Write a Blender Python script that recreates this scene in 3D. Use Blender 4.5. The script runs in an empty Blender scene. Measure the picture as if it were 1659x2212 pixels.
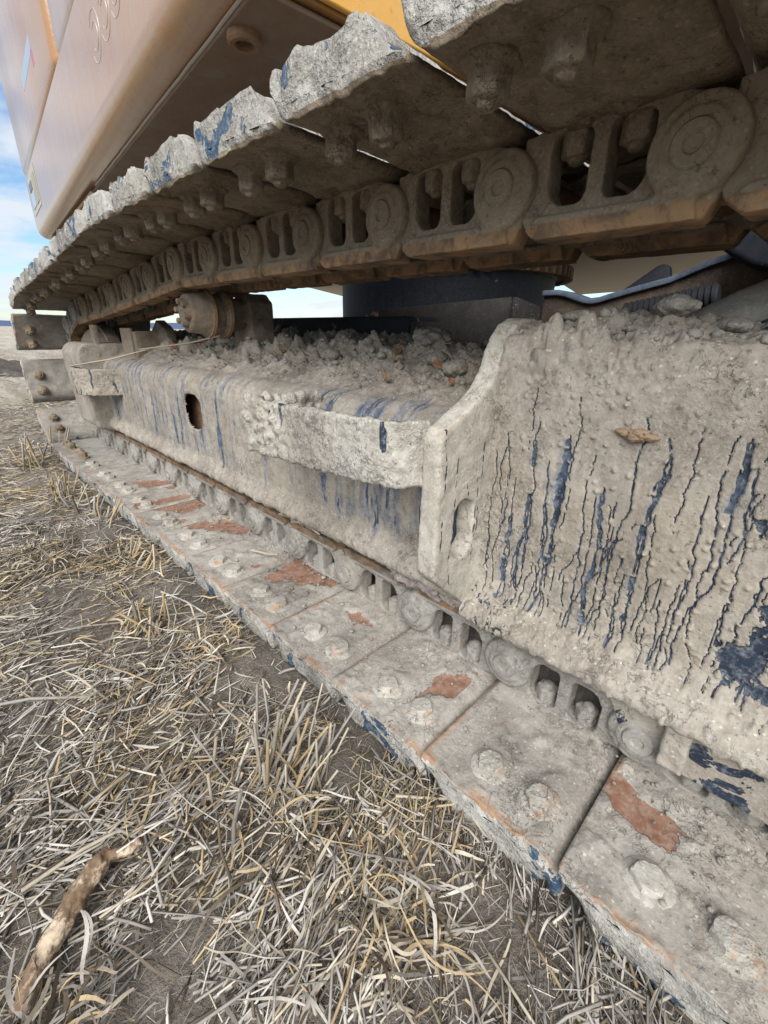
import bpy, bmesh, math, random
import numpy as np
from mathutils import Matrix, Vector

random.seed(11)
RNG = np.random.default_rng(11)
SC = bpy.context.scene
COL = SC.collection
R = math.radians

# ---------------------------------------------------------------- camera
cam_d = bpy.data.cameras.new('camera')
cam = bpy.data.objects.new('camera', cam_d)
COL.objects.link(cam)
cam_d.sensor_fit = 'VERTICAL'
cam_d.sensor_height = 36.0
cam_d.lens = 36.0 * 950.0 / 2212.0
cam_d.clip_start = 0.02
cam_d.clip_end = 3000.0
CM = Matrix(((0.70687, 0.25698, -0.65901), (-0.70718, 0.27780, -0.65020), (0.01598, 0.92565, 0.37808))).to_4x4()
cam.matrix_world = CM
SC.camera = cam

# ---------------------------------------------------------------- world, sun, exposure
SUN_EL, SUN_AZ = 40.0, 234.0        # azimuth of the sun measured from +Y towards +X
world = bpy.data.worlds.new('World')
SC.world = world
world.use_nodes = True
wt = world.node_tree
wt.nodes.clear()
def wn(t, **k):
    n = wt.nodes.new(t)
    for a, b in k.items(): setattr(n, a, b)
    return n
w_out = wn('ShaderNodeOutputWorld'); w_bg = wn('ShaderNodeBackground')
w_sky = wn('ShaderNodeTexSky', sky_type='NISHITA', sun_disc=False)
w_sky.sun_elevation = R(SUN_EL); w_sky.sun_rotation = R(SUN_AZ)
w_sky.air_density = 1.1; w_sky.dust_density = 0.25; w_sky.ozone_density = 1.5
w_bg.inputs['Strength'].default_value = 0.085
w_geo = wn('ShaderNodeTexCoord'); w_sep = wn('ShaderNodeSeparateXYZ')
wt.links.new(w_geo.outputs['Generated'], w_sep.inputs[0])
def wmath(op, a, b=None):
    m = wn('ShaderNodeMath', operation=op)
    for i, v in enumerate((a, b)):
        if v is None: continue
        if isinstance(v, (int, float)): m.inputs[i].default_value = v
        else: wt.links.new(v, m.inputs[i])
    return m.outputs[0]
zz = wmath('ADD', wmath('MAXIMUM', w_sep.outputs['Z'], 0.0), 0.16)
w_cmb = wn('ShaderNodeCombineXYZ')
wt.links.new(wmath('DIVIDE', w_sep.outputs['X'], zz), w_cmb.inputs[0])
wt.links.new(wmath('DIVIDE', w_sep.outputs['Y'], zz), w_cmb.inputs[1])
w_n = wn('ShaderNodeTexNoise'); w_n.inputs['Scale'].default_value = 1.9; w_n.inputs['Detail'].default_value = 8
w_n.inputs['Roughness'].default_value = 0.58; w_n.inputs['Distortion'].default_value = 0.35
wt.links.new(w_cmb.outputs[0], w_n.inputs['Vector'])
w_r = wn('ShaderNodeValToRGB')
w_r.color_ramp.elements[0].position = 0.39; w_r.color_ramp.elements[1].position = 0.57
wt.links.new(w_n.outputs['Fac'], w_r.inputs[0])
w_cf = wmath('MULTIPLY', w_r.outputs['Color'], 0.90)
w_mx = wn('ShaderNodeMix', data_type='RGBA')
wt.links.new(w_cf, w_mx.inputs['Factor'])
w_tint = wn('ShaderNodeMix', data_type='RGBA', blend_type='MULTIPLY'); w_tint.inputs['Factor'].default_value = 1.0
wt.links.new(w_sky.outputs[0], w_tint.inputs['A']); w_tint.inputs['B'].default_value = (0.82, 0.96, 1.10, 1)
wt.links.new(w_tint.outputs['Result'], w_mx.inputs['A'])
w_mx.inputs['B'].default_value = (6.0, 6.4, 6.9, 1)
wt.links.new(w_mx.outputs['Result'], w_bg.inputs['Color'])
wt.links.new(w_bg.outputs[0], w_out.inputs['Surface'])

sun_d = bpy.data.lights.new('sun', 'SUN')
sun_d.energy = 3.45; sun_d.angle = R(48); sun_d.color = (1.0, 0.985, 0.96)
sun = bpy.data.objects.new('sun', sun_d)
COL.objects.link(sun)
_sd = Vector((math.sin(R(SUN_AZ)) * math.cos(R(SUN_EL)), math.cos(R(SUN_AZ)) * math.cos(R(SUN_EL)), math.sin(R(SUN_EL))))
sun.rotation_euler = _sd.to_track_quat('Z', 'Y').to_euler()

SC.view_settings.view_transform = 'Standard'
SC.view_settings.look = 'None'
SC.view_settings.gamma = 1.0
SC.view_settings.use_curve_mapping = False
SC.view_settings.exposure = 0.72

# ---------------------------------------------------------------- numpy noise
def _h(ix, iy, iz, seed):
    h = (ix.astype(np.int64) * 374761393 + iy.astype(np.int64) * 668265263 + iz.astype(np.int64) * 2147483647 + seed * 974634777) & 0xFFFFFFFF
    h = ((h ^ (h >> 13)) * 1274126177) & 0xFFFFFFFF
    h = ((h ^ (h >> 16)) * 2246822519) & 0xFFFFFFFF
    return ((h ^ (h >> 15)) & 0xFFFFFF) / float(0xFFFFFF)
def vnoise(P, seed=0):
    P = np.asarray(P, float); sh = P.shape[:-1]; P = P.reshape(-1, 3)
    I = np.floor(P).astype(np.int64); F = P - I; F = F * F * (3 - 2 * F)
    r = 0
    for dx in (0, 1):
        wx = F[:, 0] if dx else 1 - F[:, 0]
        for dy in (0, 1):
            wy = F[:, 1] if dy else 1 - F[:, 1]
            for dz in (0, 1):
                wz = F[:, 2] if dz else 1 - F[:, 2]
                r = r + wx * wy * wz * _h(I[:, 0] + dx, I[:, 1] + dy, I[:, 2] + dz, seed)
    return r.reshape(sh)
def fbm(P, sc=1.0, octv=4, seed=0, rough=0.5):
    P = np.asarray(P, float) * sc; a = 1.0; t = 0; r = 0
    for o in range(octv):
        r = r + a * vnoise(P + o * 17.3, seed + o); t += a; a *= rough; P = P * 2.03
    return r / t
def worley(P, sc=1.0, seed=0, jit=0.9):
    P = np.asarray(P, float) * sc; sh = P.shape[:-1]; P = P.reshape(-1, 3)
    I = np.floor(P).astype(np.int64); best = np.full(len(P), 9.0); bid = np.zeros(len(P))
    for dx in (-1, 0, 1):
        for dy in (-1, 0, 1):
            for dz in (-1, 0, 1):
                cx, cy, cz = I[:, 0] + dx, I[:, 1] + dy, I[:, 2] + dz
                px = cx + .5 + jit * (_h(cx, cy, cz, seed + 1) - .5)
                py = cy + .5 + jit * (_h(cx, cy, cz, seed + 2) - .5)
                pz = cz + .5 + jit * (_h(cx, cy, cz, seed + 3) - .5)
                d = np.sqrt((P[:, 0] - px) ** 2 + (P[:, 1] - py) ** 2 + (P[:, 2] - pz) ** 2)
                m = d < best
                best = np.where(m, d, best); bid = np.where(m, _h(cx, cy, cz, seed + 4), bid)
    return best.reshape(sh), bid.reshape(sh)
def plat(f, r=0.6):
    return sstep(r, r * 0.42, f)
def dome(f, r=0.55):
    return np.clip(1 - (f / r) ** 2, 0, 1) ** 0.85 * r
def sstep(a, b, x):
    t = np.clip((np.asarray(x, float) - a) / (b - a), 0, 1)
    return t * t * (3 - 2 * t)

# ---------------------------------------------------------------- object helpers
WM = {}
def tag(o, label=None, cat=None, group=None, kind=None):
    if label: o['label'] = label
    if cat: o['category'] = cat
    if group: o['group'] = group
    if kind: o['kind'] = kind
    return o
def put(o, parent=None, mat=None):
    COL.objects.link(o) if o.name not in COL.objects else None
    mat = mat or Matrix.Identity(4)
    WM[o] = mat
    if parent is not None:
        o.parent = parent
        o.matrix_parent_inverse = WM[parent].inverted()
    o.matrix_basis = mat
    return o
def empty(name, loc=(0, 0, 0), parent=None):
    o = bpy.data.objects.new(name, None)
    o.empty_display_size = 0.05
    return put(o, parent, Matrix.Translation(loc))
def mesh(name, V, F=None, quads=None, tris=None, mat=None, smooth=True, attrs=None, cols=None):
    me = bpy.data.meshes.new(name)
    V = np.asarray(V, np.float32)
    if F is not None:
        me.from_pydata(V.tolist(), [], [list(map(int, f)) for f in F])
    else:
        nq = 0 if quads is None else len(quads); nt = 0 if tris is None else len(tris)
        loops = []
        if nq: loops.append(np.asarray(quads, np.int32).ravel())
        if nt: loops.append(np.asarray(tris, np.int32).ravel())
        loops = np.concatenate(loops)
        tot = np.concatenate([np.full(nq, 4, np.int32), np.full(nt, 3, np.int32)])
        st = np.concatenate([[0], np.cumsum(tot)[:-1]]).astype(np.int32)
        me.vertices.add(len(V)); me.vertices.foreach_set('co', V.ravel())
        me.loops.add(len(loops)); me.loops.foreach_set('vertex_index', loops)
        me.polygons.add(len(tot)); me.polygons.foreach_set('loop_start', st)
        me.update(calc_edges=True)
    if smooth: me.polygons.foreach_set('use_smooth', np.ones(len(me.polygons), bool))
    for k, a in (attrs or {}).items():
        at = me.attributes.new(k, 'FLOAT', 'POINT'); at.data.foreach_set('value', np.asarray(a, np.float32).ravel())
    if cols is not None:
        at = me.attributes.new('tint', 'FLOAT_COLOR', 'POINT')
        c = np.ones((len(V), 4), np.float32); c[:, :3] = cols; at.data.foreach_set('color', c.ravel())
    if mat: me.materials.append(mat)
    me.validate()
    return me
def obj(name, me, parent=None, mat=None, **t):
    o = bpy.data.objects.new(name, me)
    put(o, parent, mat)
    return tag(o, **t)
def grid_quads(n, m, closed_m=False):
    i = np.arange(n - 1)[:, None]; j = np.arange(m if closed_m else m - 1)[None, :]
    j2 = (j + 1) % m
    return np.stack([i * m + j, (i + 1) * m + j, (i + 1) * m + j2, i * m + j2], -1).reshape(-1, 4)
class MB:
    """collects simple solids into one mesh"""
    def __init__(s): s.V = []; s.F = []; s.n = 0
    def add(s, V, F):
        s.V += [tuple(v) for v in V]; s.F += [[i + s.n for i in f] for f in F]; s.n += len(V)
    def box(s, a, b, M=None):
        (x0, y0, z0), (x1, y1, z1) = a, b
        V = [Vector(p) for p in ((x0, y0, z0), (x1, y0, z0), (x1, y1, z0), (x0, y1, z0), (x0, y0, z1), (x1, y0, z1), (x1, y1, z1), (x0, y1, z1))]
        if M: V = [M @ v for v in V]
        s.add(V, [(0, 3, 2, 1), (4, 5, 6, 7), (0, 1, 5, 4), (1, 2, 6, 5), (2, 3, 7, 6), (3, 0, 4, 7)])
    def lathe(s, prof, org=(0, 0, 0), axis=(1, 0, 0), seg=32, lob=None):
        """prof: (distance along axis, radius)"""
        ax = Vector(axis).normalized(); u = ax.orthogonal().normalized(); w = ax.cross(u); o = Vector(org)
        V = []
        for d, r in prof:
            for k in range(seg):
                a = 2 * math.pi * k / seg
                rr = r * (lob(a, d) if lob else 1)
                V.append(o + ax * d + (u * math.cos(a) + w * math.sin(a)) * rr)
        F = []
        for i in range(len(prof) - 1):
            for k in range(seg):
                k2 = (k + 1) % seg
                F.append((i * seg + k, i * seg + k2, (i + 1) * seg + k2, (i + 1) * seg + k))
        F.append(tuple(range(seg))[::-1]); F.append(tuple((len(prof) - 1) * seg + k for k in range(seg)))
        s.add(V, F)
    def tube(s, pts, rad, seg=8):
        pts = [Vector(p) for p in pts]; V = []
        rad = rad if hasattr(rad, '__len__') else [rad] * len(pts)
        ref = None
        for i, p in enumerate(pts):
            t = (pts[min(i + 1, len(pts) - 1)] - pts[max(i - 1, 0)]).normalized()
            u = t.orthogonal().normalized() if ref is None else (ref - t * ref.dot(t)).normalized()
            ref = u; w = t.cross(u)
            for k in range(seg):
                a = 2 * math.pi * k / seg
                V.append(p + (u * math.cos(a) + w * math.sin(a)) * rad[i])
        F = []
        for i in range(len(pts) - 1):
            for k in range(seg):
                k2 = (k + 1) % seg
                F.append((i * seg + k, i * seg + k2, (i + 1) * seg + k2, (i + 1) * seg + k))
        F.append(tuple(range(seg))[::-1]); F.append(tuple((len(pts) - 1) * seg + k for k in range(seg)))
        s.add(V, F)
    def prism(s, poly, ax, d0, d1):
        """poly in the two other axes (cyclic order) extruded along axis ax"""
        n = len(poly)
        def p3(p, d):
            return (d, p[0], p[1]) if ax == 0 else ((p[0], d, p[1]) if ax == 1 else (p[0], p[1], d))
        V = [p3(p, d0) for p in poly] + [p3(p, d1) for p in poly]
        F = [tuple(range(n))[::-1], tuple(range(n, 2 * n))] + [(i, (i + 1) % n, n + (i + 1) % n, n + i) for i in range(n)]
        s.add(V, F)
    def me(s, name, mat, smooth=False, bevel=0, seg=2, remesh=0, noise=None, auto=None):
        m = mesh(name, s.V, F=s.F, mat=mat, smooth=smooth)
        bm = bmesh.new(); bm.from_mesh(m); bmesh.ops.recalc_face_normals(bm, faces=bm.faces)
        if bevel:
            es = [e for e in bm.edges if len(e.link_faces) == 2 and e.calc_face_angle(0) > 0.5]
            bmesh.ops.bevel(bm, geom=es, offset=bevel, segments=seg, affect='EDGES', profile=0.5)
        bm.to_mesh(m); bm.free()
        if remesh: m = remeshed(m, remesh, noise, mat)
        elif auto or bevel:
            m.polygons.foreach_set('use_smooth', np.ones(len(m.polygons), bool))
            m.set_sharp_from_angle(angle=R(auto or 35))
        return m
def remeshed(m, vox, noise, mat, smooth_it=2):
    o = bpy.data.objects.new('tmp', m); COL.objects.link(o)
    rm = o.modifiers.new('r', 'REMESH'); rm.mode = 'VOXEL'; rm.voxel_size = vox
    if smooth_it:
        sm = o.modifiers.new('s', 'SMOOTH'); sm.iterations = smooth_it; sm.factor = 0.5
    dg = bpy.context.evaluated_depsgraph_get()
    m2 = bpy.data.meshes.new_from_object(o.evaluated_get(dg))
    m2.name = m.name
    bpy.data.objects.remove(o)
    n = len(m2.vertices)
    co = np.empty(n * 3, np.float32); m2.vertices.foreach_get('co', co); co = co.reshape(-1, 3).astype(float)
    no = np.empty(n * 3, np.float32); m2.vertices.foreach_get('normal', no); no = no.reshape(-1, 3)
    if noise:
        co = co + no * noise(co, no)[:, None]
        m2.vertices.foreach_set('co', co.astype(np.float32).ravel())
    m2.polygons.foreach_set('use_smooth', np.ones(len(m2.polygons), bool))
    m2.materials.clear(); m2.materials.append(mat)
    m2.update()
    return m2
def curve_plate(name, loops, depth, bevel=0.0):
    """2D outline with holes -> mesh, thickness along local z (0..depth)"""
    cu = bpy.data.curves.new(name, 'CURVE'); cu.dimensions = '2D'; cu.fill_mode = 'BOTH'
    for lp in loops:
        sp = cu.splines.new('POLY'); sp.points.add(len(lp) - 1)
        for q, p in zip(sp.points, lp): q.co = (p[0], p[1], 0, 1)
        sp.use_cyclic_u = True
    cu.extrude = depth / 2 - bevel; cu.bevel_depth = bevel; cu.bevel_resolution = 1; cu.offset = -bevel
    o = bpy.data.objects.new(name, cu); COL.objects.link(o)
    dg = bpy.context.evaluated_depsgraph_get()
    m = bpy.data.meshes.new_from_object(o.evaluated_get(dg)); bpy.data.objects.remove(o)
    bm = bmesh.new(); bm.from_mesh(m); bmesh.ops.remove_doubles(bm, verts=bm.verts, dist=1e-5)
    bmesh.ops.triangulate(bm, faces=bm.faces); bm.to_mesh(m); bm.free()
    m.transform(Matrix.Translation((0, 0, depth / 2))); m.name = name
    return m
def arc(cx, cy, r, a0, a1, n=8):
    return [(cx + r * math.cos(R(a0 + (a1 - a0) * i / (n - 1))), cy + r * math.sin(R(a0 + (a1 - a0) * i / (n - 1)))) for i in range(n)]
def rrect(x0, y0, x1, y1, r, n=5):
    if not hasattr(r, '__len__'): r = [r] * 4      # corners: x0y0, x1y0, x1y1, x0y1
    return arc(x0 + r[0], y0 + r[0], r[0], 180, 270, n) + arc(x1 - r[1], y0 + r[1], r[1], 270, 360, n) + arc(x1 - r[2], y1 - r[2], r[2], 0, 90, n) + arc(x0 + r[3], y1 - r[3], r[3], 90, 180, n)

# ---------------------------------------------------------------- materials
class NT:
    def __init__(s, name):
        s.m = bpy.data.materials.new(name); s.m.use_nodes = True; s.t = s.m.node_tree; s.t.nodes.clear()
        s.out = s.n('ShaderNodeOutputMaterial'); s.b = s.n('ShaderNodeBsdfPrincipled')
        s.l(s.b.outputs[0], s.out.inputs['Surface'])
        g = s.n('ShaderNodeNewGeometry'); s.pos = g.outputs['Position']; s.point = g.outputs['Pointiness']; s.nor = g.outputs['Normal']
    def n(s, t, **k):
        x = s.t.nodes.new(t)
        for a, b in k.items(): setattr(x, a, b)
        return x
    def l(s, a, b): s.t.links.new(a, b)
    def _in(s, sock, v):
        if v is None: return
        if hasattr(v, 'links') or isinstance(v, bpy.types.NodeSocket): s.l(v, sock)
        elif isinstance(v, (tuple, list)): sock.default_value = tuple(v) + ((1,) if len(v) == 3 and len(sock.default_value) == 4 else ())
        else: sock.default_value = v
    def noise(s, sc, det=4, rough=0.55, dist=0.0, vec=None):
        x = s.n('ShaderNodeTexNoise'); s._in(x.inputs['Vector'], vec or s.pos)
        x.inputs['Scale'].default_value = sc; x.inputs['Detail'].default_value = det; x.inputs['Roughness'].default_value = rough; x.inputs['Distortion'].default_value = dist
        return x.outputs['Fac']
    def voro(s, sc, feat='F1', vec=None, out='Distance'):
        x = s.n('ShaderNodeTexVoronoi', feature=feat); s._in(x.inputs['Vector'], vec or s.pos); x.inputs['Scale'].default_value = sc
        return x.outputs[out]
    def scale(s, v, k):
        x = s.n('ShaderNodeVectorMath', operation='MULTIPLY'); s._in(x.inputs[0], v); x.inputs[1].default_value = k
        return x.outputs[0]
    def vadd(s, a, b):
        x = s.n('ShaderNodeVectorMath', operation='ADD'); s._in(x.inputs[0], a); s._in(x.inputs[1], b); return x.outputs[0]
    def attr(s, nm, out='Fac'):
        return s.n('ShaderNodeAttribute', attribute_name=nm).outputs[out]
    def math(s, op, a, b=None, clamp=False):
        x = s.n('ShaderNodeMath', operation=op, use_clamp=clamp); s._in(x.inputs[0], a); s._in(x.inputs[1], b); return x.outputs[0]
    def ss(s, v, a, b):
        x = s.n('ShaderNodeMapRange', interpolation_type='SMOOTHSTEP'); s._in(x.inputs[0], v)
        x.inputs[1].default_value = a; x.inputs[2].default_value = b; return x.outputs[0]
    def mix(s, f, a, b):
        x = s.n('ShaderNodeMix', data_type='RGBA'); s._in(x.inputs['Factor'], f); s._in(x.inputs['A'], a); s._in(x.inputs['B'], b); return x.outputs['Result']
    def sepz(s, v, i):
        x = s.n('ShaderNodeSeparateXYZ'); s._in(x.inputs[0], v); return x.outputs[i]
    def bump(s, h, dist, strength=1.0, nrm=None):
        x = s.n('ShaderNodeBump'); x.inputs['Distance'].default_value = dist; x.inputs['Strength'].default_value = strength
        s._in(x.inputs['Height'], h)
        if nrm: s.l(nrm, x.inputs['Normal'])
        return x.outputs[0]
    def done(s, col, rough=0.8, nrm=None, **k):
        s._in(s.b.inputs['Base Color'], col); s._in(s.b.inputs['Roughness'], rough)
        if nrm: s.l(nrm, s.b.inputs['Normal'])
        for a, b in k.items(): s._in(s.b.inputs[a], b)
        return s.m

MUD_D, MUD_L = (0.195, 0.166, 0.131), (0.345, 0.307, 0.255)
RUST_A, RUST_B, ORANGE = (0.175, 0.082, 0.048), (0.27, 0.145, 0.09), (0.38, 0.215, 0.10)
NAVY, BLUE = (0.020, 0.029, 0.046), (0.085, 0.135, 0.20)

def mud_mat(name, dark=MUD_D, light=MUD_L, rust=0.0, orange=0.0, blue=0.0, edge=0.0, bumpd=0.004, streak=False, rough=0.9, speck=0.5, railz=None, bluecol=NAVY, fine=1.0):
    s = NT(name)
    n1 = s.noise(7, 6, 0.62); n2 = s.noise(45, 5, 0.62); n3 = s.noise(260, 3, 0.6)
    f = s.math('ADD', s.math('MULTIPLY', n1, 0.55), s.math('MULTIPLY', n2, 0.45))
    col = s.mix(s.ss(f, 0.34, 0.66), dark, light)
    col = s.mix(s.math('MULTIPLY', s.ss(n3, 0.42, 0.72), 0.35), col, tuple(min(1, c * 1.35) for c in light))
    # warm and cool drifts of the dried clay
    n4 = s.noise(3.1, 3, 0.5)
    col = s.mix(s.math('MULTIPLY', s.ss(n4, 0.5, 0.75), 0.35), col, (light[0] * 0.95, light[1] * 0.86, light[2] * 0.72))
    col = s.mix(s.math('MULTIPLY', s.ss(n2, 0.60, 0.74), 0.45), col, tuple(c * 0.62 for c in dark))
    wet = s.math('MULTIPLY', s.ss(s.noise(4.7, 6, 0.62, 0.4), 0.52, 0.66), 0.45)
    col = s.mix(wet, col, tuple(c * 0.78 for c in dark))
    if speck:
        v = s.voro(170); rnd = s.voro(170, out='Color')
        sp = s.math('MULTIPLY', s.ss(v, 0.32, 0.2), s.math('GREATER_THAN', s.sepz(rnd, 0), 0.82))
        col = s.mix(s.math('MULTIPLY', sp, speck), col, (0.60, 0.56, 0.48))
    pit = s.ss(s.noise(150, 4, 0.7), 0.60, 0.70)
    col = s.mix(s.math('MULTIPLY', pit, 0.5), col, tuple(c * 0.42 for c in dark))
    crack = s.math('MULTIPLY', s.ss(s.math('ABSOLUTE', s.math('SUBTRACT', s.noise(34, 5, 0.68, 0.8), 0.5)), 0.012, 0.0), s.ss(s.noise(8.0, 2), 0.46, 0.6))
    col = s.mix(s.math('MULTIPLY', crack, 0.5), col, tuple(c * 0.5 for c in dark))
    rn = s.noise(26, 5, 0.65, 0.4)
    if orange:
        o = s.math('MULTIPLY', s.ss(s.math('ADD', s.math('MULTIPLY', s.noise(15, 3, 0.6, 0.5), 0.6), s.math('MULTIPLY', s.noise(95, 5, 0.75), 0.4)), 0.66 - 0.18 * orange, 0.72 - 0.18 * orange), 0.7)
        if edge:
            o = s.math('MAXIMUM', o, s.math('MULTIPLY', s.math('MULTIPLY', s.ss(s.point, 0.52, 0.57), s.ss(s.noise(24, 6, 0.75), 0.56 - 0.1 * edge, 0.62)), 0.8))
        er = s.math('MULTIPLY', s.attr('edger'), s.ss(s.math('ADD', s.math('MULTIPLY', s.noise(14, 3, 0.6), 0.55), s.math('MULTIPLY', s.noise(110, 4, 0.75), 0.45)), 0.47, 0.56))
        o = s.math('MAXIMUM', o, s.math('MULTIPLY', er, 0.85))
        col = s.mix(o, col, s.mix(rn, ORANGE, RUST_B))
    bare = s.attr('bare'); ra = s.attr('rust')
    if blue:
        bare = s.math('MAXIMUM', bare, s.ss(s.noise(16, 5, 0.6, 0.6), 0.70 - 0.25 * blue, 0.74 - 0.25 * blue))
    bcol = s.mix(s.ss(s.noise(90, 4, 0.7), 0.45, 0.75), bluecol, s.mix(0.35, BLUE, light))
    bcol = s.mix(s.math('MULTIPLY', s.ss(s.noise(200, 4, 0.7), 0.56, 0.70), 0.4), bcol, light)
    bk = s.ss(bare, 0.35, 0.65)
    col = s.mix(bk, col, bcol)
    rcol = s.mix(s.ss(rn, 0.35, 0.7), RUST_A, RUST_B)
    if rust:
        ra = s.math('MAXIMUM', ra, s.ss(s.noise(11, 5, 0.65, 0.3), 0.73 - 0.3 * rust, 0.77 - 0.3 * rust))
    rk = s.ss(s.math('ADD', ra, s.math('MULTIPLY', s.math('SUBTRACT', s.noise(85, 6, 0.8), 0.5), s.math('MULTIPLY', s.math('GREATER_THAN', ra, 0.01), 1.1))), 0.42, 0.60)
    rcol = s.mix(s.math('MULTIPLY', s.ss(s.noise(70, 6, 0.8), 0.42, 0.66), 0.75), rcol, s.mix(0.55, RUST_B, light))
    col = s.mix(rk, col, rcol)
    sm = s.attr('smear')
    col = s.mix(s.math('MULTIPLY', sm, 0.8), col, s.mix(s.ss(s.noise(80, 4, 0.7), 0.4, 0.7), (0.06, 0.085, 0.13), (0.21, 0.235, 0.27)))
    if railz is not None:      # running surface of the rails: polished, rusty
        a = s.attr('rail'); ak = s.math('MULTIPLY', s.ss(a, 0.3, 0.8), s.ss(s.noise(30, 5, 0.7), 0.2, 0.55))
        col = s.mix(ak, col, s.mix(s.ss(rn, 0.4, 0.65), tuple(c * railz for c in (0.21, 0.128, 0.068)), tuple(c * railz for c in (0.085, 0.058, 0.04))))
    h = s.math('ADD', s.math('MULTIPLY', n2, 0.7), s.math('MULTIPLY', n3, 0.42 * fine))
    h = s.math('ADD', h, s.math('MULTIPLY', s.math('ADD', pit, crack), -0.30))
    h = s.math('ADD', h, s.math('MULTIPLY', s.noise(620, 3, 0.7), 0.16 * fine))
    h = s.math('MULTIPLY', h, s.math('ADD', 0.40, s.math('MULTIPLY', s.ss(s.noise(10, 4, 0.6), 0.40, 0.66), 0.8)))
    h = s.math('MULTIPLY', h, s.math('SUBTRACT', 1.0, s.math('MULTIPLY', s.math('MAXIMUM', bk, rk), 0.75)))
    nr = s.bump(h, bumpd)
    rg = s.math('SUBTRACT', rough, s.math('MULTIPLY', bk, 0.42))
    return s.done(col, rg, nr, **{'Specular IOR Level': 0.3})
def _nc(s, sc):
    x = s.n('ShaderNodeTexNoise'); s._in(x.inputs['Vector'], s.pos); x.inputs['Scale'].default_value = sc
    v = s.n('ShaderNodeVectorMath', operation='SUBTRACT'); s.l(x.outputs['Color'], v.inputs[0]); v.inputs[1].default_value = (.5, .5, .5)
    return v.outputs[0]
NT.n_color = _nc

M_SHOE = mud_mat('muddy_shoe', dark=(0.20, 0.178, 0.15), light=(0.36, 0.33, 0.285), rust=0.02, orange=0.30, blue=0.0, edge=0.6, bumpd=0.0032)
M_SHADED = mud_mat('shaded_brown_soil', dark=(0.12, 0.092, 0.062), light=(0.24, 0.188, 0.132), bumpd=0.005, speck=0.15)  # shaded copy of the shoe mud: underside shade put into the colour
M_SHADEDLINK = mud_mat('shaded_soil_link', dark=(0.155, 0.122, 0.084), light=(0.28, 0.228, 0.166), bumpd=0.003, speck=0.15, railz=1.5)  # darker, browner link mud: the upper run's shade is in its colour
M_SHOEEND = mud_mat('shoe_end', dark=(0.23, 0.21, 0.18), light=(0.44, 0.42, 0.375), rust=0.0, orange=0.0, blue=0.50, edge=0.0, bumpd=0.012, bluecol=(0.032, 0.062, 0.105))
M_LINK = mud_mat('muddy_link', dark=(0.17, 0.152, 0.130), light=(0.30, 0.28, 0.245), orange=0.06, edge=0.0, bumpd=0.003, speck=0.2, railz=1)
M_BOLT = mud_mat('muddy_bolt', dark=(0.25, 0.228, 0.19), light=(0.43, 0.40, 0.345), orange=0.44, edge=0.3, bumpd=0.004)
M_FRAME = mud_mat('frame_mud', orange=0.0, bumpd=0.0035)
M_GUSSET = mud_mat('gusset_mud', dark=(0.29, 0.258, 0.21), light=(0.45, 0.415, 0.35), orange=0.18, edge=0.5, bumpd=0.003)
M_HEAP = mud_mat('heaped_mud', dark=(0.18, 0.160, 0.135), light=(0.335, 0.31, 0.272), bumpd=0.006, speck=0.3)
M_CRUST = mud_mat('crusted_mud', dark=(0.25, 0.222, 0.185), light=(0.44, 0.41, 0.355), orange=0.12, bumpd=0.008, speck=0.6)
M_ROLLER = mud_mat('roller_dirt', dark=(0.13, 0.10, 0.072), light=(0.25, 0.205, 0.155), orange=0.3, edge=0.3, bumpd=0.002, speck=0.1)
M_NAVY = mud_mat('navy_paint', dark=(0.008, 0.010, 0.015), light=(0.018, 0.022, 0.030), rust=0.26, bumpd=0.001, speck=0.1, rough=0.6, fine=0.3)
M_RUSTIRON = mud_mat('rusty_iron', dark=(0.10, 0.052, 0.032), light=(0.24, 0.15, 0.09), rust=0.5, orange=0.5, bumpd=0.002, speck=0.0)
M_WORN = mud_mat('worn_rusty_steel', dark=(0.16, 0.095, 0.045), light=(0.34, 0.225, 0.12), bumpd=0.001, speck=0.0)
M_FLAKE = mud_mat('rust_flake', dark=(0.24, 0.10, 0.045), light=(0.36, 0.18, 0.10), rust=0.4, bumpd=0.002, speck=0.1)
M_FLAKE2 = mud_mat('brown_flake', dark=(0.13, 0.085, 0.05), light=(0.30, 0.22, 0.14), bumpd=0.003, speck=0.2)

def paint_mat(name, base, dust, rough=0.28, dustk=0.45, under=False):
    s = NT(name)
    n = s.noise(4, 6, 0.65); n2 = s.noise(60, 4, 0.6)
    stv = s.scale(s.pos, (14, 14, 0.9)); st = s.noise(1.0, 5, 0.65, vec=stv)
    f = s.math('ADD', s.math('MULTIPLY', st, 0.6), s.math('MULTIPLY', n, 0.4))
    col = s.mix(s.math('MULTIPLY', s.ss(f, 0.36, 0.68), dustk), base, dust)
    col = s.mix(s.math('MULTIPLY', s.ss(n2, 0.6, 0.75), 0.4), col, tuple(c * 0.5 for c in base))
    rg = s.math('ADD', rough, s.math('MULTIPLY', n, 0.25))
    return s.done(col, rg, s.bump(n2, 0.0008), **({} if under else {'Coat Weight': 0.8, 'Coat Roughness': 0.16}))
M_YEL = paint_mat('orange_paint', (0.37, 0.165, 0.038), (0.35, 0.245, 0.16), 0.17, 0.7)
M_YELLIT = paint_mat('lit_orange_paint', (0.66, 0.33, 0.045), (0.6, 0.38, 0.16), 0.4, 0.3)  # body orange brightened in the colour where the front panel gets little sun
M_UNDER = paint_mat('dirty_underside', (0.17, 0.098, 0.052), (0.22, 0.17, 0.13), 0.6, 0.8, under=True)
M_UNDERLIT = paint_mat('lit_underside', (0.78, 0.64, 0.46), (0.76, 0.68, 0.56), 0.6, 0.8, under=True)  # belly pans: light bounced off the ground painted in as pale colour
M_DARK = NT('dark_gap').done((0.012, 0.013, 0.018), 0.7)
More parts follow.
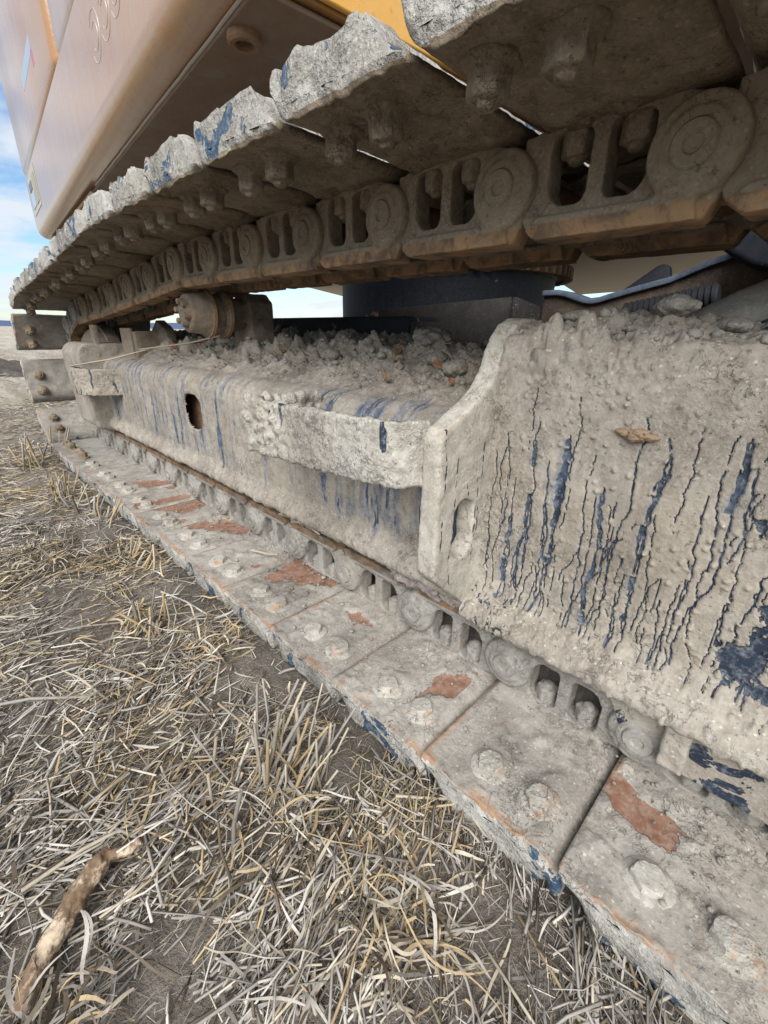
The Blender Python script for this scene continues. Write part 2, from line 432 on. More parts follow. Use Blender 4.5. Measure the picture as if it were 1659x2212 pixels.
M_LETTER = paint_mat('pale_lettering', (0.40, 0.34, 0.28), (0.42, 0.38, 0.34), 0.35, 0.8)
def flat(name, c, r=0.5): return NT(name).done(c, r)

def straw_mat(name):
    s = NT(name); a = s.attr('tint', 'Color')
    n = s.noise(180, 3, 0.6)
    col = s.mix(s.math('MULTIPLY', s.ss(n, 0.45, 0.75), 0.45), a, s.scale(a, (0.55, 0.5, 0.45)))
    return s.done(col, 0.62, None, **{'Specular IOR Level': 0.35})
M_STRAW = straw_mat('straw')

def field_mat():
    s = NT('field_soil')
    n1 = s.noise(5, 6, 0.65); n2 = s.noise(50, 6, 0.7); n3 = s.noise(300, 3)
    soil = s.mix(s.ss(s.math('ADD', s.math('MULTIPLY', n1, .5), s.math('MULTIPLY', n2, .5)), 0.35, 0.65), (0.115, 0.096, 0.076), (0.225, 0.195, 0.16))
    soil = s.mix(s.math('MULTIPLY', s.ss(n3, 0.6, 0.75), 0.5), soil, (0.34, 0.29, 0.22))
    d = s.n('ShaderNodeVectorMath', operation='LENGTH'); s.l(s.pos, d.inputs[0]); d = d.outputs['Value']
    rows = s.noise(1.0, 5, 0.7, vec=s.scale(s.pos, (3.2, 0.35, 1.0)))
    st = s.mix(s.ss(rows, 0.36, 0.66), (0.30, 0.25, 0.185), (0.54, 0.47, 0.37))
    st = s.mix(s.math('MULTIPLY', s.ss(s.noise(0.05, 4), 0.45, 0.6), 0.5), st, (0.40, 0.36, 0.31))
    k = s.math('MULTIPLY', s.ss(d, 1.4, 5.0), s.math('ADD', 0.35, s.math('MULTIPLY', s.ss(s.noise(30, 4), 0.3, 0.6), 0.65)))
    k = s.math('MAXIMUM', k, s.ss(d, 9.0, 25.0))
    col = s.mix(k, soil, st)
    h = s.math('ADD', n2, s.math('MULTIPLY', n3, 0.3))
    return s.done(col, 0.95, s.bump(h, 0.012), **{'Specular IOR Level': 0.2})
M_FIELD = field_mat()
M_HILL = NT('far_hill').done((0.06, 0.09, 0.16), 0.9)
M_CLOD = mud_mat('dark_soil', dark=(0.055, 0.045, 0.036), light=(0.14, 0.115, 0.09), bumpd=0.02, speck=0.0)
def wood_mat():
    s = NT('bark'); v = s.scale(s.pos, (40, 40, 40)); n = s.noise(1.0, 6, 0.7, 0.3, vec=v); n2 = s.noise(9, 4)
    col = s.mix(s.ss(s.noise(22, 6, 0.75), 0.49, 0.60), (0.16, 0.10, 0.056), (0.50, 0.395, 0.27))
    col = s.mix(s.ss(n, 0.5, 0.7), col, (0.54, 0.43, 0.29))
    return s.done(col, 0.8, s.bump(n, 0.003))
M_WOOD = wood_mat()

# ================================================================ GROUND
GZ = -0.595
TRK_X0, TRK_X1 = 0.352, 0.95
def ground_h(x, y):
    x = np.asarray(x, float); y = np.asarray(y, float)
    P = np.stack([x, y, np.zeros_like(x)], -1)
    d = np.hypot(x, y - 0.5)
    near = 1 - sstep(6, 30, d)
    h = GZ + near * ((fbm(P, 2.1, 4, 5) - 0.5) * 0.05 + (fbm(P, 14, 4, 9, 0.6) - 0.5) * 0.022)
    # pressed rut below the track, small bank of soil along its edge
    rut = sstep(0.30, 0.42, x) * (1 - sstep(1.0, 1.2, x)) * (1 - sstep(2.9, 3.4, y)) * sstep(-1.9, -1.5, y)
    h = h * (1 - rut) + rut * (GZ - 0.012)
    bank = np.exp(-((x - 0.29) / 0.06) ** 2) * (1 - sstep(2.6, 3.2, y))
    h = h + bank * 0.018 * near * fbm(P, 7, 3, 21)
    return h
def build_ground():
    n = 520; s = 0.32; T = math.asinh(1400 / s)
    t = np.linspace(-T, T, n)
    xs = s * np.sinh(t) + 0.15; ys = s * np.sinh(t) + 0.55
    X, Y = np.meshgrid(xs, ys, indexing='ij')
    V = np.stack([X, Y, ground_h(X, Y)], -1).reshape(-1, 3)
    o = obj('field', mesh('field', V, quads=grid_quads(n, n)[:, ::-1] if False else grid_quads(n, n), mat=M_FIELD), kind='structure')
    # far low hills on the horizon
    a = np.linspace(-math.pi, math.pi, 260); r0 = 1100.0
    hh = 6 + 16 * fbm(np.stack([np.cos(a) * 3, np.sin(a) * 3, a * 0], -1), 2.2, 4, 3)
    V = np.concatenate([np.stack([np.sin(a) * r0, np.cos(a) * r0, np.full_like(a, -3)], -1), np.stack([np.sin(a) * (r0 + 60), np.cos(a) * (r0 + 60), hh - 4], -1), np.stack([np.sin(a) * (r0 + 160), np.cos(a) * (r0 + 160), np.full_like(a, -3)], -1)])
    k = len(a); q = [(i, i + 1, k + i + 1, k + i) for i in range(k - 1)] + [(k + i, k + i + 1, 2 * k + i + 1, 2 * k + i) for i in range(k - 1)]
    obj('hills', mesh('hills', V, quads=np.array(q), mat=M_HILL), kind='structure')
build_ground()

def soil_mound():
    n, m = 90, 60
    u = np.linspace(-1, 1, n); v = np.linspace(-1, 1, m); U, Vv = np.meshgrid(u, v, indexing='ij')
    x = -0.35 + U * 1.75; y = 8.0 + Vv * 1.3 + U * 0.6
    P = np.stack([x, y, x * 0], -1)
    env = np.clip(1 - U ** 2, 0, 1) ** 0.6 * np.clip(1 - Vv ** 2, 0, 1)
    f1, _ = worley(P, 4.0, 5)
    h = env * (0.10 + 0.20 * fbm(P, 2.5, 4, 31) + 0.12 * np.clip(0.7 - f1, 0, 1))
    V = np.stack([x, y, GZ - 0.02 + h], -1).reshape(-1, 3)
    obj('soil_mound', mesh('soil_mound', V, quads=grid_quads(n, m), mat=M_CLOD), label='dark ridge of turned soil in the field beyond the far end of the track', cat='soil mound')
soil_mound()

# ================================================================ EXCAVATOR
EX = empty('excavator', (1.9, 1.48, GZ))
tag(EX, 'orange tracked excavator caked in dried grey mud, seen along its left track', 'excavator')

# ---------------- track path (pins): loop in the YZ plane
PITCH = 0.198
PINX = 0.553
RW = 0.278
YW, ZW = 2.40, -0.213
YS, ZS = -1.45, -0.19
def build_path():
    pts = []
    for y in np.linspace(YS, YW, 400): pts.append((y, -0.491))
    for a in np.linspace(-90, 78, 160): pts.append((YW + RW * math.cos(R(a)), ZW + RW * math.sin(R(a))))
    # sagging run from the idler up to the carrier roller, then level
    ya, za = pts[-1]
    for t in np.linspace(0.02, 1, 120):
        y = ya + (1.32 - ya) * t
        z = za + (0.160 - za) * (t * 1.28 - 0.28 * t * t) - 0.012 * math.sin(math.pi * t)
        pts.append((y, z))
    for y in np.linspace(1.30, YS, 300): pts.append((y, 0.160))
    for a in np.linspace(90, 270, 160): pts.append((YS + 0.3255 * math.cos(R(a)), -0.1655 + 0.3255 * math.sin(R(a))))
    return np.array(pts)
PATH = build_path()
def walk_pins():
    """pins from the bottom run forward round the idler; chord length = PITCH"""
    start = (0.254 - 8 * PITCH, -0.491)
    cur = np.array(start); idx = int(np.argmin(np.abs(PATH[:400, 0] - start[0])))
    pins = [cur]
    n = len(PATH)
    for _ in range(70):
        j = idx
        while j < n - 1 and np.hypot(*(PATH[j + 1] - cur)) < PITCH: j += 1
        if j >= n - 1: break
        a, b = PATH[j], PATH[j + 1]
        lo, hi = 0.0, 1.0
        for _k in range(30):
            mid = (lo + hi) / 2
            if np.hypot(*(a + (b - a) * mid - cur)) < PITCH: lo = mid
            else: hi = mid
        cur = a + (b - a) * lo; idx = j; pins.append(cur)
    return pins
PINS = walk_pins()
# slide the idler a little so that the top pins land where they are in the photograph
def tune():
    global YW, PATH, PINS
    best = None
    for dy in np.linspace(-0.05, 0.05, 49):
        YW = 2.495 + dy; PATH = build_path(); PINS = walk_pins()
        tp = [p for p in PINS if p[1] > 0.155 and -0.4 < p[0] < 1.2]
        e = np.mean([abs(((p[0] - 0.150) / PITCH + 0.5) % 1 - 0.5) for p in tp])
        if best is None or e < best[0]: best = (e, YW)
    YW = best[1]; PATH = build_path(); PINS = walk_pins()
tune()
def frame_mat(i):
    """local (x, t, n): origin at pin i, t towards the previous pin of the walk, n outwards"""
    a = PINS[i]; b = PINS[i - 1] if i > 0 else PINS[0] - np.array([PITCH, 0])
    t = Vector((0, b[0] - a[0], b[1] - a[1])).normalized(); x = Vector((1, 0, 0)); n = x.cross(t)
    M = Matrix((x, t, n)).transposed().to_4x4(); M.translation = Vector((0, a[0], a[1]))
    return M

# ---------------- shoes
SEC_TOP_T = (-0.015, 0.152)
def shoe_section(step):
    top = [(t, 0.052) for t in np.arange(SEC_TOP_T[0], SEC_TOP_T[1], step)]
    lip = [(0.158, 0.0522), (0.166, 0.0545), (0.174, 0.0598), (0.181, 0.0675), (0.186, 0.0765), (0.1895, 0.087), (0.191, 0.098), (0.189, 0.105), (0.183, 0.106), (0.179, 0.097), (0.175, 0.086), (0.166, 0.073)]
    und = [(0.150, 0.068), (0.136, 0.067), (0.131, 0.070), (0.126, 0.103), (0.116, 0.103), (0.111, 0.070), (0.104, 0.067), (0.085, 0.067), (0.066, 0.067), (0.060, 0.070), (0.055, 0.103), (0.045, 0.103), (0.040, 0.070), (0.034, 0.067), (0.015, 0.065), (-0.006, 0.0625), (-0.0145, 0.0605)]
    edge = [(-0.0158, 0.0562)]
    return np.array(top + lip + und + edge), len(top)
RUST_POLYS = [   # bare rusty patches on the inner faces of the bottom shoes (x, y)
    [(0.51, .078), (.528, .062), (.508, .034), (.505, .008), (.484, -.017), (.456, -.009), (.457, .010), (.470, .024), (.482, .072)],
    [(.46, .838), (.551, .86), (.571, .831), (.553, .781), (.571, .700), (.540, .684), (.497, .74), (.48, .79), (.440, .808)],
    [(.490, .602), (.512, .545), (.503, .520), (.485, .557)],
    [(.500, 1.215), (.557, 1.211), (.562, 1.067), (.510, 1.071)],
    [(.46, .91), (.49, .895), (.487, .873), (.462, .885)],
    [(.39, 1.56), (.542, 1.52), (.590, 1.37), (.477, 1.355), (.372, 1.50)],
    [(.40, 1.335), (.46, 1.30), (.535, 1.16), (.50, 1.13), (.44, 1.22)],
    [(.46, 1.81), (.575, 1.70), (.55, 1.60), (.45, 1.72)],
    [(.415, .345), (.50, .34), (.545, .29), (.50, .285)],
]
def poly_dist(x, y, poly):
    """signed distance, positive inside"""
    ins = np.zeros(x.shape, bool); d = np.full(x.shape, 9.0); n = len(poly)
    for i in range(n):
        (x0, y0), (x1, y1) = poly[i], poly[(i + 1) % n]
        c = ((y0 > y) != (y1 > y)) & (x < (x1 - x0) * (y - y0) / (y1 - y0 + 1e-12) + x0); ins ^= c
        t = np.clip(((x - x0) * (x1 - x0) + (y - y0) * (y1 - y0)) / ((x1 - x0) ** 2 + (y1 - y0) ** 2 + 1e-12), 0, 1)
        d = np.minimum(d, np.hypot(x - x0 - t * (x1 - x0), y - y0 - t * (y1 - y0)))
    return np.where(ins, d, -d)
def build_shoe(i, step, xstep, M=None, seed=0):
    sec, ntop = shoe_section(step)
    CAPF = (0.0, 0.3, 0.6, 0.85)
    xs = np.concatenate([[TRK_X0] * 5, [TRK_X0 + 0.002], np.arange(TRK_X0 + 0.005, 0.60, xstep), np.arange(0.60, TRK_X1, max(xstep, 0.012)), [TRK_X1]])
    nx, ns = len(xs), len(sec)
    X = np.repeat(xs[:, None], ns, 1); T = np.repeat(sec[None, :, 0], nx, 0); N = np.repeat(sec[None, :, 1], nx, 0)
    tn = np.roll(sec, -1, 0) - np.roll(sec, 1, 0); tn /= np.linalg.norm(tn, axis=1)[:, None] + 1e-9
    nrm = np.stack([tn[:, 1], -tn[:, 0]], -1)      # outward of the closed section
    L = np.stack([X, T, N], -1)
    if M is not None:
        A = np.array(M.to_3x3()); W = L @ A.T + np.array(M.translation)
    else: W = L + np.array([0, seed * 3.7, seed * 1.3])
    base = (fbm(W, 20, 4, 41, 0.6) - 0.5)
    f1, cid = worley(W, 75, 7)
    clod = np.clip(0.55 - f1, 0, 1) * sstep(0.62, 0.9, cid) * sstep(0.45, 0.62, fbm(W, 9, 3, 77))
    pile = sstep(0.46, 0.56, X) * (1 - sstep(0.575, 0.60, X)) * fbm(W, 11, 3, 13)
    istop = (np.arange(ns) < ntop)[None, :]
    ismid = istop & (T > -0.008)
    d = base * 0.0065 + clod * 0.010 * ismid + np.where(ismid, pile * 0.010, 0) + np.where(ismid, 0.0035 * sstep(.5, .7, fbm(W, 32, 3, 3)), 0)
    rust = np.zeros_like(X)
    if M is not None and A[1, 1] < -0.9 and M.translation[2] < -0.3:
        wob = np.stack([W[..., 0], W[..., 1], W[..., 0] * 0], -1)
        wx = W[..., 0] + (fbm(wob, 40, 4, 91, 0.65) - 0.5) * 0.05; wy = W[..., 1] + (fbm(wob, 40, 4, 93, 0.65) - 0.5) * 0.05
        sd = np.full_like(X, -1.0)
        for p in RUST_POLYS: sd = np.maximum(sd, poly_dist(wx, wy, p))
        rust = np.where(istop, sstep(-0.0055, 0.0045, sd), 0)
        d = d * (1 - rust) - 0.0012 * rust
    edgew = np.where(istop, np.minimum((T - SEC_TOP_T[0]) / 0.006, 1), 1); d = d * edgew
    # dirt packed between the grousers, most at the plate's ends
    und = (np.arange(ns) >= ntop + 11)[None, :] & (np.arange(ns) < ns - 2)[None, :]
    pack = 0.070 + 0.010 * fbm(W, 17, 4, 61, 0.6) + (0.014 + 0.022 * fbm(W, 17, 4, 63, 0.6)) * (1 - sstep(0.03, 0.09, X - TRK_X0))
    pack = pack * sstep(0.0, 0.035, T) + 0.063 * (1 - sstep(0.0, 0.035, T))
    N2 = np.where(und & (N < pack), pack, N)
    T2 = T + nrm[None, :, 0] * d; N2 = N2 + nrm[None, :, 1] * d * -1 * -1
    # nibbled outer end
    endk = 1 - sstep(0, 0.03, X - TRK_X0)
    X2 = X + endk * (fbm(W, 35, 3, 71) - 0.5) * 0.014 + endk * 0.004 * (np.abs(T - 0.09) / 0.09) ** 3
    # the ragged outer end face: rings closing on a seam half way up the plate
    tc = np.clip(T2[5], -0.012, 0.184)
    nm = np.interp(tc, [-0.02, 0.0, 0.14, 0.165, 0.18, 0.19], [0.057, 0.060, 0.066, 0.066, 0.076, 0.092])
    for k, f in enumerate(CAPF):
        N2[k] = nm + (N2[5] - nm) * f; T2[k] = tc + (T2[5] - tc) * f
        Lk = np.stack([np.full(ns, TRK_X0), T2[k], N2[k]], -1)
        Pk = (Lk @ A.T + np.array(M.translation)) if M is not None else Lk + np.array([0, seed * 3.7, seed * 1.3])
        X2[k] = TRK_X0 - 0.001 - (fbm(Pk, 70, 4, 73, 0.65) - 0.5) * 0.012 * (1 - f * f) + (X2[5] - TRK_X0) * f * f
    V = np.stack([X2, T2, N2], -1).reshape(-1, 3)
    q = grid_quads(nx, ns, True)[:, ::-1]
    c0 = len(V); V = np.concatenate([V, [[TRK_X1, 0.085, 0.066], [TRK_X1, 0.085, 0.066]]])
    j = np.arange(ns); j2 = (j + 1) % ns
    t1 = np.stack([np.full(ns, c0 + 1), (nx - 1) * ns + j2, (nx - 1) * ns + j], -1)
    edger = np.maximum(np.where(istop, 1 - sstep(0, 0.012, T - SEC_TOP_T[0]), 0), (1 - sstep(0.0, 0.018, X - TRK_X0)) * (N2 < 0.066))
    edger = np.concatenate([edger.ravel(), [0, 0]])
    rust = np.concatenate([rust.ravel(), [0, 0]])
    me = mesh('track_shoe', V, quads=q, tris=t1[:, ::-1], mat=M_SHOE, attrs={'rust': rust, 'edger': edger})
    me.materials.append(M_SHOEEND)
    mi = np.zeros(len(me.polygons), np.int32)
    cen = np.empty(len(me.polygons) * 3, np.float32); me.polygons.foreach_get('center', cen); cen = cen.reshape(-1, 3)
    mi[(cen[:, 0] < TRK_X0 + 0.003) & (cen[:, 2] > 0.0555)] = 1
    mi[(cen[:, 2] > 0.066)] = 1
    me.polygons.foreach_set('material_index', mi)
    return me

# ---------------- links, pins, nuts, bolts
def mudnoise(a, sc, seed):
    return lambda co, no: (fbm(co, sc, 4, seed, 0.6) - 0.5) * a
def build_link(mir=False):
    outl = arc(0, 0, 0.041, 90, 215, 12) + [(-0.016, -0.057), (0.150, -0.057), (0.170, -0.042), (0.178, -0.02), (0.178, 0.046), (0.10, 0.050), (0.02, 0.050)]
    w1 = rrect(0.040, -0.026, 0.083, 0.044, [0.022, 0.012, 0.009, 0.009])
    w2 = rrect(0.101, -0.026, 0.144, 0.044, [0.012, 0.022, 0.009, 0.009])
    pl = curve_plate('p', [outl, w1, w2], 0.032)
    bm = bmesh.new(); bm.from_mesh(pl)
    m2 = MB()
    m2.lathe([(0, 0.0385), (0.006, 0.041), (0.02, 0.041)], (0, 0, -0.012), (0, 0, 1), 40)      # proud boss
    m2.lathe([(0, 0.027), (0.004, 0.030), (0.01, 0.030)], (0, 0, -0.016), (0, 0, 1), 32)     # raised ring round the pin
    m2.prism([(-0.014, -0.0575), (0.150, -0.0575), (0.164, -0.046), (0.150, -0.034), (-0.005, -0.034)], 2, -0.008, 0.042)   # rail head
    m2.prism([(0.150, -0.045), (0.236, -0.038), (0.236, 0.036), (0.150, 0.045)], 2, 0.018, 0.034)                    # inset tail
    tmp = m2.me('q', None); bm.from_mesh(tmp); mm = bpy.data.meshes.new('track_link'); bm.to_mesh(mm); bm.free()
    mm = remeshed(mm, 0.0026, mudnoise(0.0032, 55, 5), M_LINK, 3)
    # plate plane (t, n), thickness w -> local (x, t, n)
    n = len(mm.vertices); co = np.empty(n * 3, np.float32); mm.vertices.foreach_get('co', co); co = co.reshape(-1, 3)
    x = co[:, 2]
    out = np.stack([(PINX + x) if not mir else (0.745 - x), co[:, 0], co[:, 1]], -1)
    mm.vertices.foreach_set('co', out.astype(np.float32).ravel())
    at = mm.attributes.new('rail', 'FLOAT', 'POINT'); at.data.foreach_set('value', sstep(-0.036, -0.047, co[:, 1]).astype(np.float32))
    if mir: mm.flip_normals()
    mm.update()
    return mm
ME_LINK = build_link(False); ME_LINK_IN = build_link(True)
def build_pin():
    b = MB(); b.lathe([(0.03, 0.0195), (-0.017, 0.0195), (-0.0195, 0.0175), (-0.0195, 0.009), (-0.017, 0.007), (-0.017, 0.002)], (PINX, 0, 0), (1, 0, 0), 28)
    return b.me('link_pin', M_LINK, auto=40)
def build_crossbar():
    b = MB(); b.lathe([(PINX + 0.03, 0.028), (0.72, 0.028)], (0, 0, 0), (1, 0, 0), 20); return b.me('bushing', M_RUSTIRON, auto=40)
def hexlob(a, d): 
    k = (a % (math.pi / 3)) - math.pi / 6
    return math.cos(math.pi / 6) / math.cos(k) if abs(k) < 2 else 1
def build_nut(r=0.0165, h=0.028, vox=0.0022, seed=1, nm='nut', mat=None, dome=0.5, nz=0.0030):
    b = MB(); b.lathe([(0.004, r * 1.10), (-h * 0.90, r * 1.08), (-h * 0.99, r * 0.95), (-h, r * 0.6)], (0, 0, 0), (0, 0, 1), 36, hexlob)
    b.lathe([(-h * 0.9, r * 0.55), (-h - 0.005, r * 0.5), (-h - 0.006, r * 0.3)], (0, 0, 0), (0, 0, 1), 20)
    if dome: b.lathe([(0.004, r * 1.5), (-0.002, r * 1.4), (-0.005, r * 1.10)], (0, 0, 0), (0, 0, 1), 28)
    return b.me(nm, mat or M_BOLT, remesh=vox, noise=mudnoise(nz, 120, seed))
ME_PIN = build_pin(); ME_BUSH = build_crossbar()
ME_NUTS = [build_nut(0.0165, 0.029, seed=s, nm='nut', mat=M_LINK, dome=0) for s in (1, 2)]
def hex_bolt(r, h, seed):
    b = MB(); b.lathe([(0.006, r * 1.62), (0.0, r * 1.60), (-0.0026, r * 1.36), (-0.0030, r * 1.12)], (0, 0, 0), (0, 0, 1), 36)
    b.lathe([(0.004, r * 1.10), (-h * 0.86, r * 1.08), (-h, r * 0.90), (-h - 0.0006, r * 0.5)], (0, 0, 0), (0, 0, 1), 48, lambda a, d: hexlob(a, d) if d > -h * 0.9 else 1)
    m = b.me('bolt', M_BOLT, auto=28)
    n = len(m.vertices); co = np.empty(n * 3, np.float32); m.vertices.foreach_get('co', co); co = co.reshape(-1, 3).astype(float)
    co += (np.stack([fbm(co + seed, 70, 3, 1), fbm(co + seed, 70, 3, 2), fbm(co + seed, 70, 3, 3)], -1) - 0.5) * 0.0035
    m.vertices.foreach_set('co', co.astype(np.float32).ravel()); m.update(); return m
ME_BOLTS = [hex_bolt(0.0168, 0.0125, s) for s in (1, 2, 3)]
ME_BOLTT = [build_nut(0.0180, 0.027, seed=s + 9, nm='bolt', mat=M_SHADED) for s in (1, 2)]

SHARED = [build_shoe(0, 0.010, 0.012, None, s) for s in (1, 2, 3)]
for i in range(1, len(PINS)):
    M = frame_mat(i); y, z = PINS[i]
    if y < -1.2 and not (z < -0.45): pass
    wheel = y > 2.35
    bottom = z < -0.4 and y < 2.35
    hi = (bottom and -0.35 < y < 1.3) or (z > 0.15 and -0.1 < y < 1.0)
    mid = bottom and 1.3 <= y < 2.0
    me = build_shoe(i, 0.0036, 0.0040, M) if hi else (build_shoe(i, 0.006, 0.007, M) if mid else SHARED[i % 3])
    sh = obj('track_shoe', me, EX, M)
    if not bottom: sh.material_slots[0].link = 'OBJECT'; sh.material_slots[0].material = M_LINK if wheel else M_SHADED  # upper and wheel shoes: darker mud carries their shade in its colour
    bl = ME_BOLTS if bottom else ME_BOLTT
    for (bx, bt) in ((0.409, 0.062), (0.409, 0.134), (0.893, 0.062), (0.893, 0.134)):
        if bx > 0.8 and not hi: continue
        rz = Matrix.Rotation(random.uniform(0, 6), 4, 'Z') @ Matrix.Rotation(random.uniform(-.12, .12), 4, 'X')
        obj('bolt', random.choice(bl), sh, M @ Matrix.Translation((bx + random.uniform(-.003, .003), bt + random.uniform(-.003, .003), 0.052)) @ rz)
    def use_shaded(o):  # upper-run links, pins and nuts take the shade-darkened mud
        if not bottom and not wheel: o.material_slots[0].link = 'OBJECT'; o.material_slots[0].material = M_SHADEDLINK
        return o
    lk = use_shaded(obj('track_link', ME_LINK, EX, M))
    use_shaded(obj('link_pin', ME_PIN, lk, M))
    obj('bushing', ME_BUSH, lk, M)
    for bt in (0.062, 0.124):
        n_ = obj('nut', random.choice(ME_NUTS), lk, M @ Matrix.Translation((PINX + 0.020, bt, 0.050)) @ Matrix.Rotation(random.uniform(0, 6), 4, 'Z')); use_shaded(n_)
    use_shaded(obj('track_link', ME_LINK_IN, EX, M))

# ---------------- track frame: swept, mud covered sections
def sweep(sec, ys, dispf, name, mat, parent, amap=None):
    sec = np.array(sec, float); ys = np.array(ys, float)
    tn = np.gradient(sec, axis=0); tn /= np.linalg.norm(tn, axis=1)[:, None]
    nrm = np.stack([-tn[:, 1], tn[:, 0]], -1)
    ny, ns = len(ys), len(sec)
    P = np.stack([np.repeat(sec[None, :, 0], ny, 0), np.repeat(ys[:, None], ns, 1), np.repeat(sec[None, :, 1], ny, 0)], -1)
    Nn = np.zeros_like(P); Nn[..., 0] = nrm[None, :, 0]; Nn[..., 2] = nrm[None, :, 1]
    d, attrs = dispf(P, Nn)
    V = P + Nn * d[..., None] if d.ndim == 2 else P + d
    me = mesh(name, V.reshape(-1, 3), quads=grid_quads(ny, ns), mat=mat, attrs={k: a.ravel() for k, a in attrs.items()})
    return obj(name, me, parent)
def refine(poly, steps):
    """densify a polyline; steps = spacing per segment"""
    out = []
    for (a, b), st in zip(zip(poly[:-1], poly[1:]), steps):
        L = math.hypot(b[0] - a[0], b[1] - a[1]); n = max(1, int(round(L / st)))
        out += [(a[0] + (b[0] - a[0]) * k / n, a[1] + (b[1] - a[1]) * k / n) for k in range(n)]
    return out + [poly[-1]]

TF = empty('track_frame', (0.7, 1.2, -0.4), EX)

# drips of bare paint: each a meandering line running down the plate
def make_drips(rng, specs):
    out = []
    for (y0, z0, z1, w, amp) in specs:
        zs = np.linspace(z0, z1, 160)
        pr = np.stack([zs * 0, zs * 0 + rng.uniform(0, 90), zs], -1)
        yy = y0 + (fbm(pr, 16, 2, 3) - 0.5) * amp * 2.2 + (fbm(pr, 95, 3, 4, 0.6) - 0.5) * 0.007
        ww = w * (0.25 + 1.3 * fbm(pr, 45, 3, 5, 0.6)) * sstep(0, 0.10, np.linspace(0, 1, 160)) 
        ww = np.where(fbm(pr, 40, 2, 8) < 0.30, ww * 0.15, ww)
        out.append((zs, yy, ww))
    return out
_r = np.random.default_rng(5)
specs = []
for y0 in np.linspace(-0.06, 0.318, 62):
    z0 = _r.uniform(-0.31, -0.045) if y0 > 0.02 else _r.uniform(-0.33, -0.10)
    z1 = max(-0.385, z0 - _r.uniform(0.06, 0.30))
    specs.append((y0 + _r.normal(0, 0.004), z0, z1, _r.choice([0.0003, 0.0004, 0.0005, 0.0006, 0.0008, 0.0010, 0.0016]), _r.uniform(0.004, 0.020)))
specs += [(0.222, -0.115, -0.30, 0.0065, 0.002), (0.165, -0.17, -0.37, 0.0026, 0.008), (0.262, -0.10, -0.385, 0.0026, 0.010), (0.11, -0.10, -0.36, 0.0022, 0.020), (0.288, -0.24, -0.385, 0.0034, 0.004), (0.045, -0.09, -0.17, 0.0034, 0.008)]
DRIPS = make_drips(_r, specs)
def drip_mask(y, z):
    m = np.zeros_like(y); halo = np.zeros_like(y)
    FILL = sstep(0.53, 0.60, fbm(np.stack([y * 0, y, z * 0.5], -1), 130, 3, 99, 0.65))
    for zs, yy, ww in DRIPS:
        ok = (z < zs[0]) & (z > zs[-1])
        yc = np.interp(-z, -zs, yy); w = np.interp(-z, -zs, ww)
        d = np.abs(y - yc)
        # thin lines; a wide flow is bare along both its edges and holds scraps of mud between
        e = 0.0004 + 0.6 * np.minimum(w, 0.0013)
        line = sstep(e + 0.0006, e * 0.5, np.abs(d - np.where(w > 0.002, w - 0.0008, 0)))
        line = np.where((w <= 0.002) & (w > 0.00012), line, np.where(w > 0.002, np.maximum(line * (d < w + 0.001), np.where(d < w - 0.0008, np.maximum(FILL, 1.0 * (ww.max() > 0.006)), 0)), 0))
        m = np.maximum(m, np.where(ok, line, 0))
        halo = np.maximum(halo, np.where(ok & (w > 0.0006), sstep(w * 2.2 + 0.0035, w, d) * np.clip(w / 0.003, 0.25, 1), 0))
    return m, halo

NEAR_X, WZ0, WZ1 = 0.560, -0.366, -0.050
near_sec = refine([(0.66, -0.434), (0.520, -0.425), (0.5155, -0.419), (0.517, -0.410), (0.545, -0.386), (0.556, -0.374), (0.560, -0.362), (0.560, -0.055), (0.563, -0.030), (0.572, -0.012), (0.59, -0.002), (0.63, 0.0), (0.80, 0.0), (1.05, -0.02)],
                  [0.02, 0.003, 0.003, 0.003, 0.003, 0.002, 0.00145, 0.002, 0.003, 0.003, 0.003, 0.0035, 0.012])
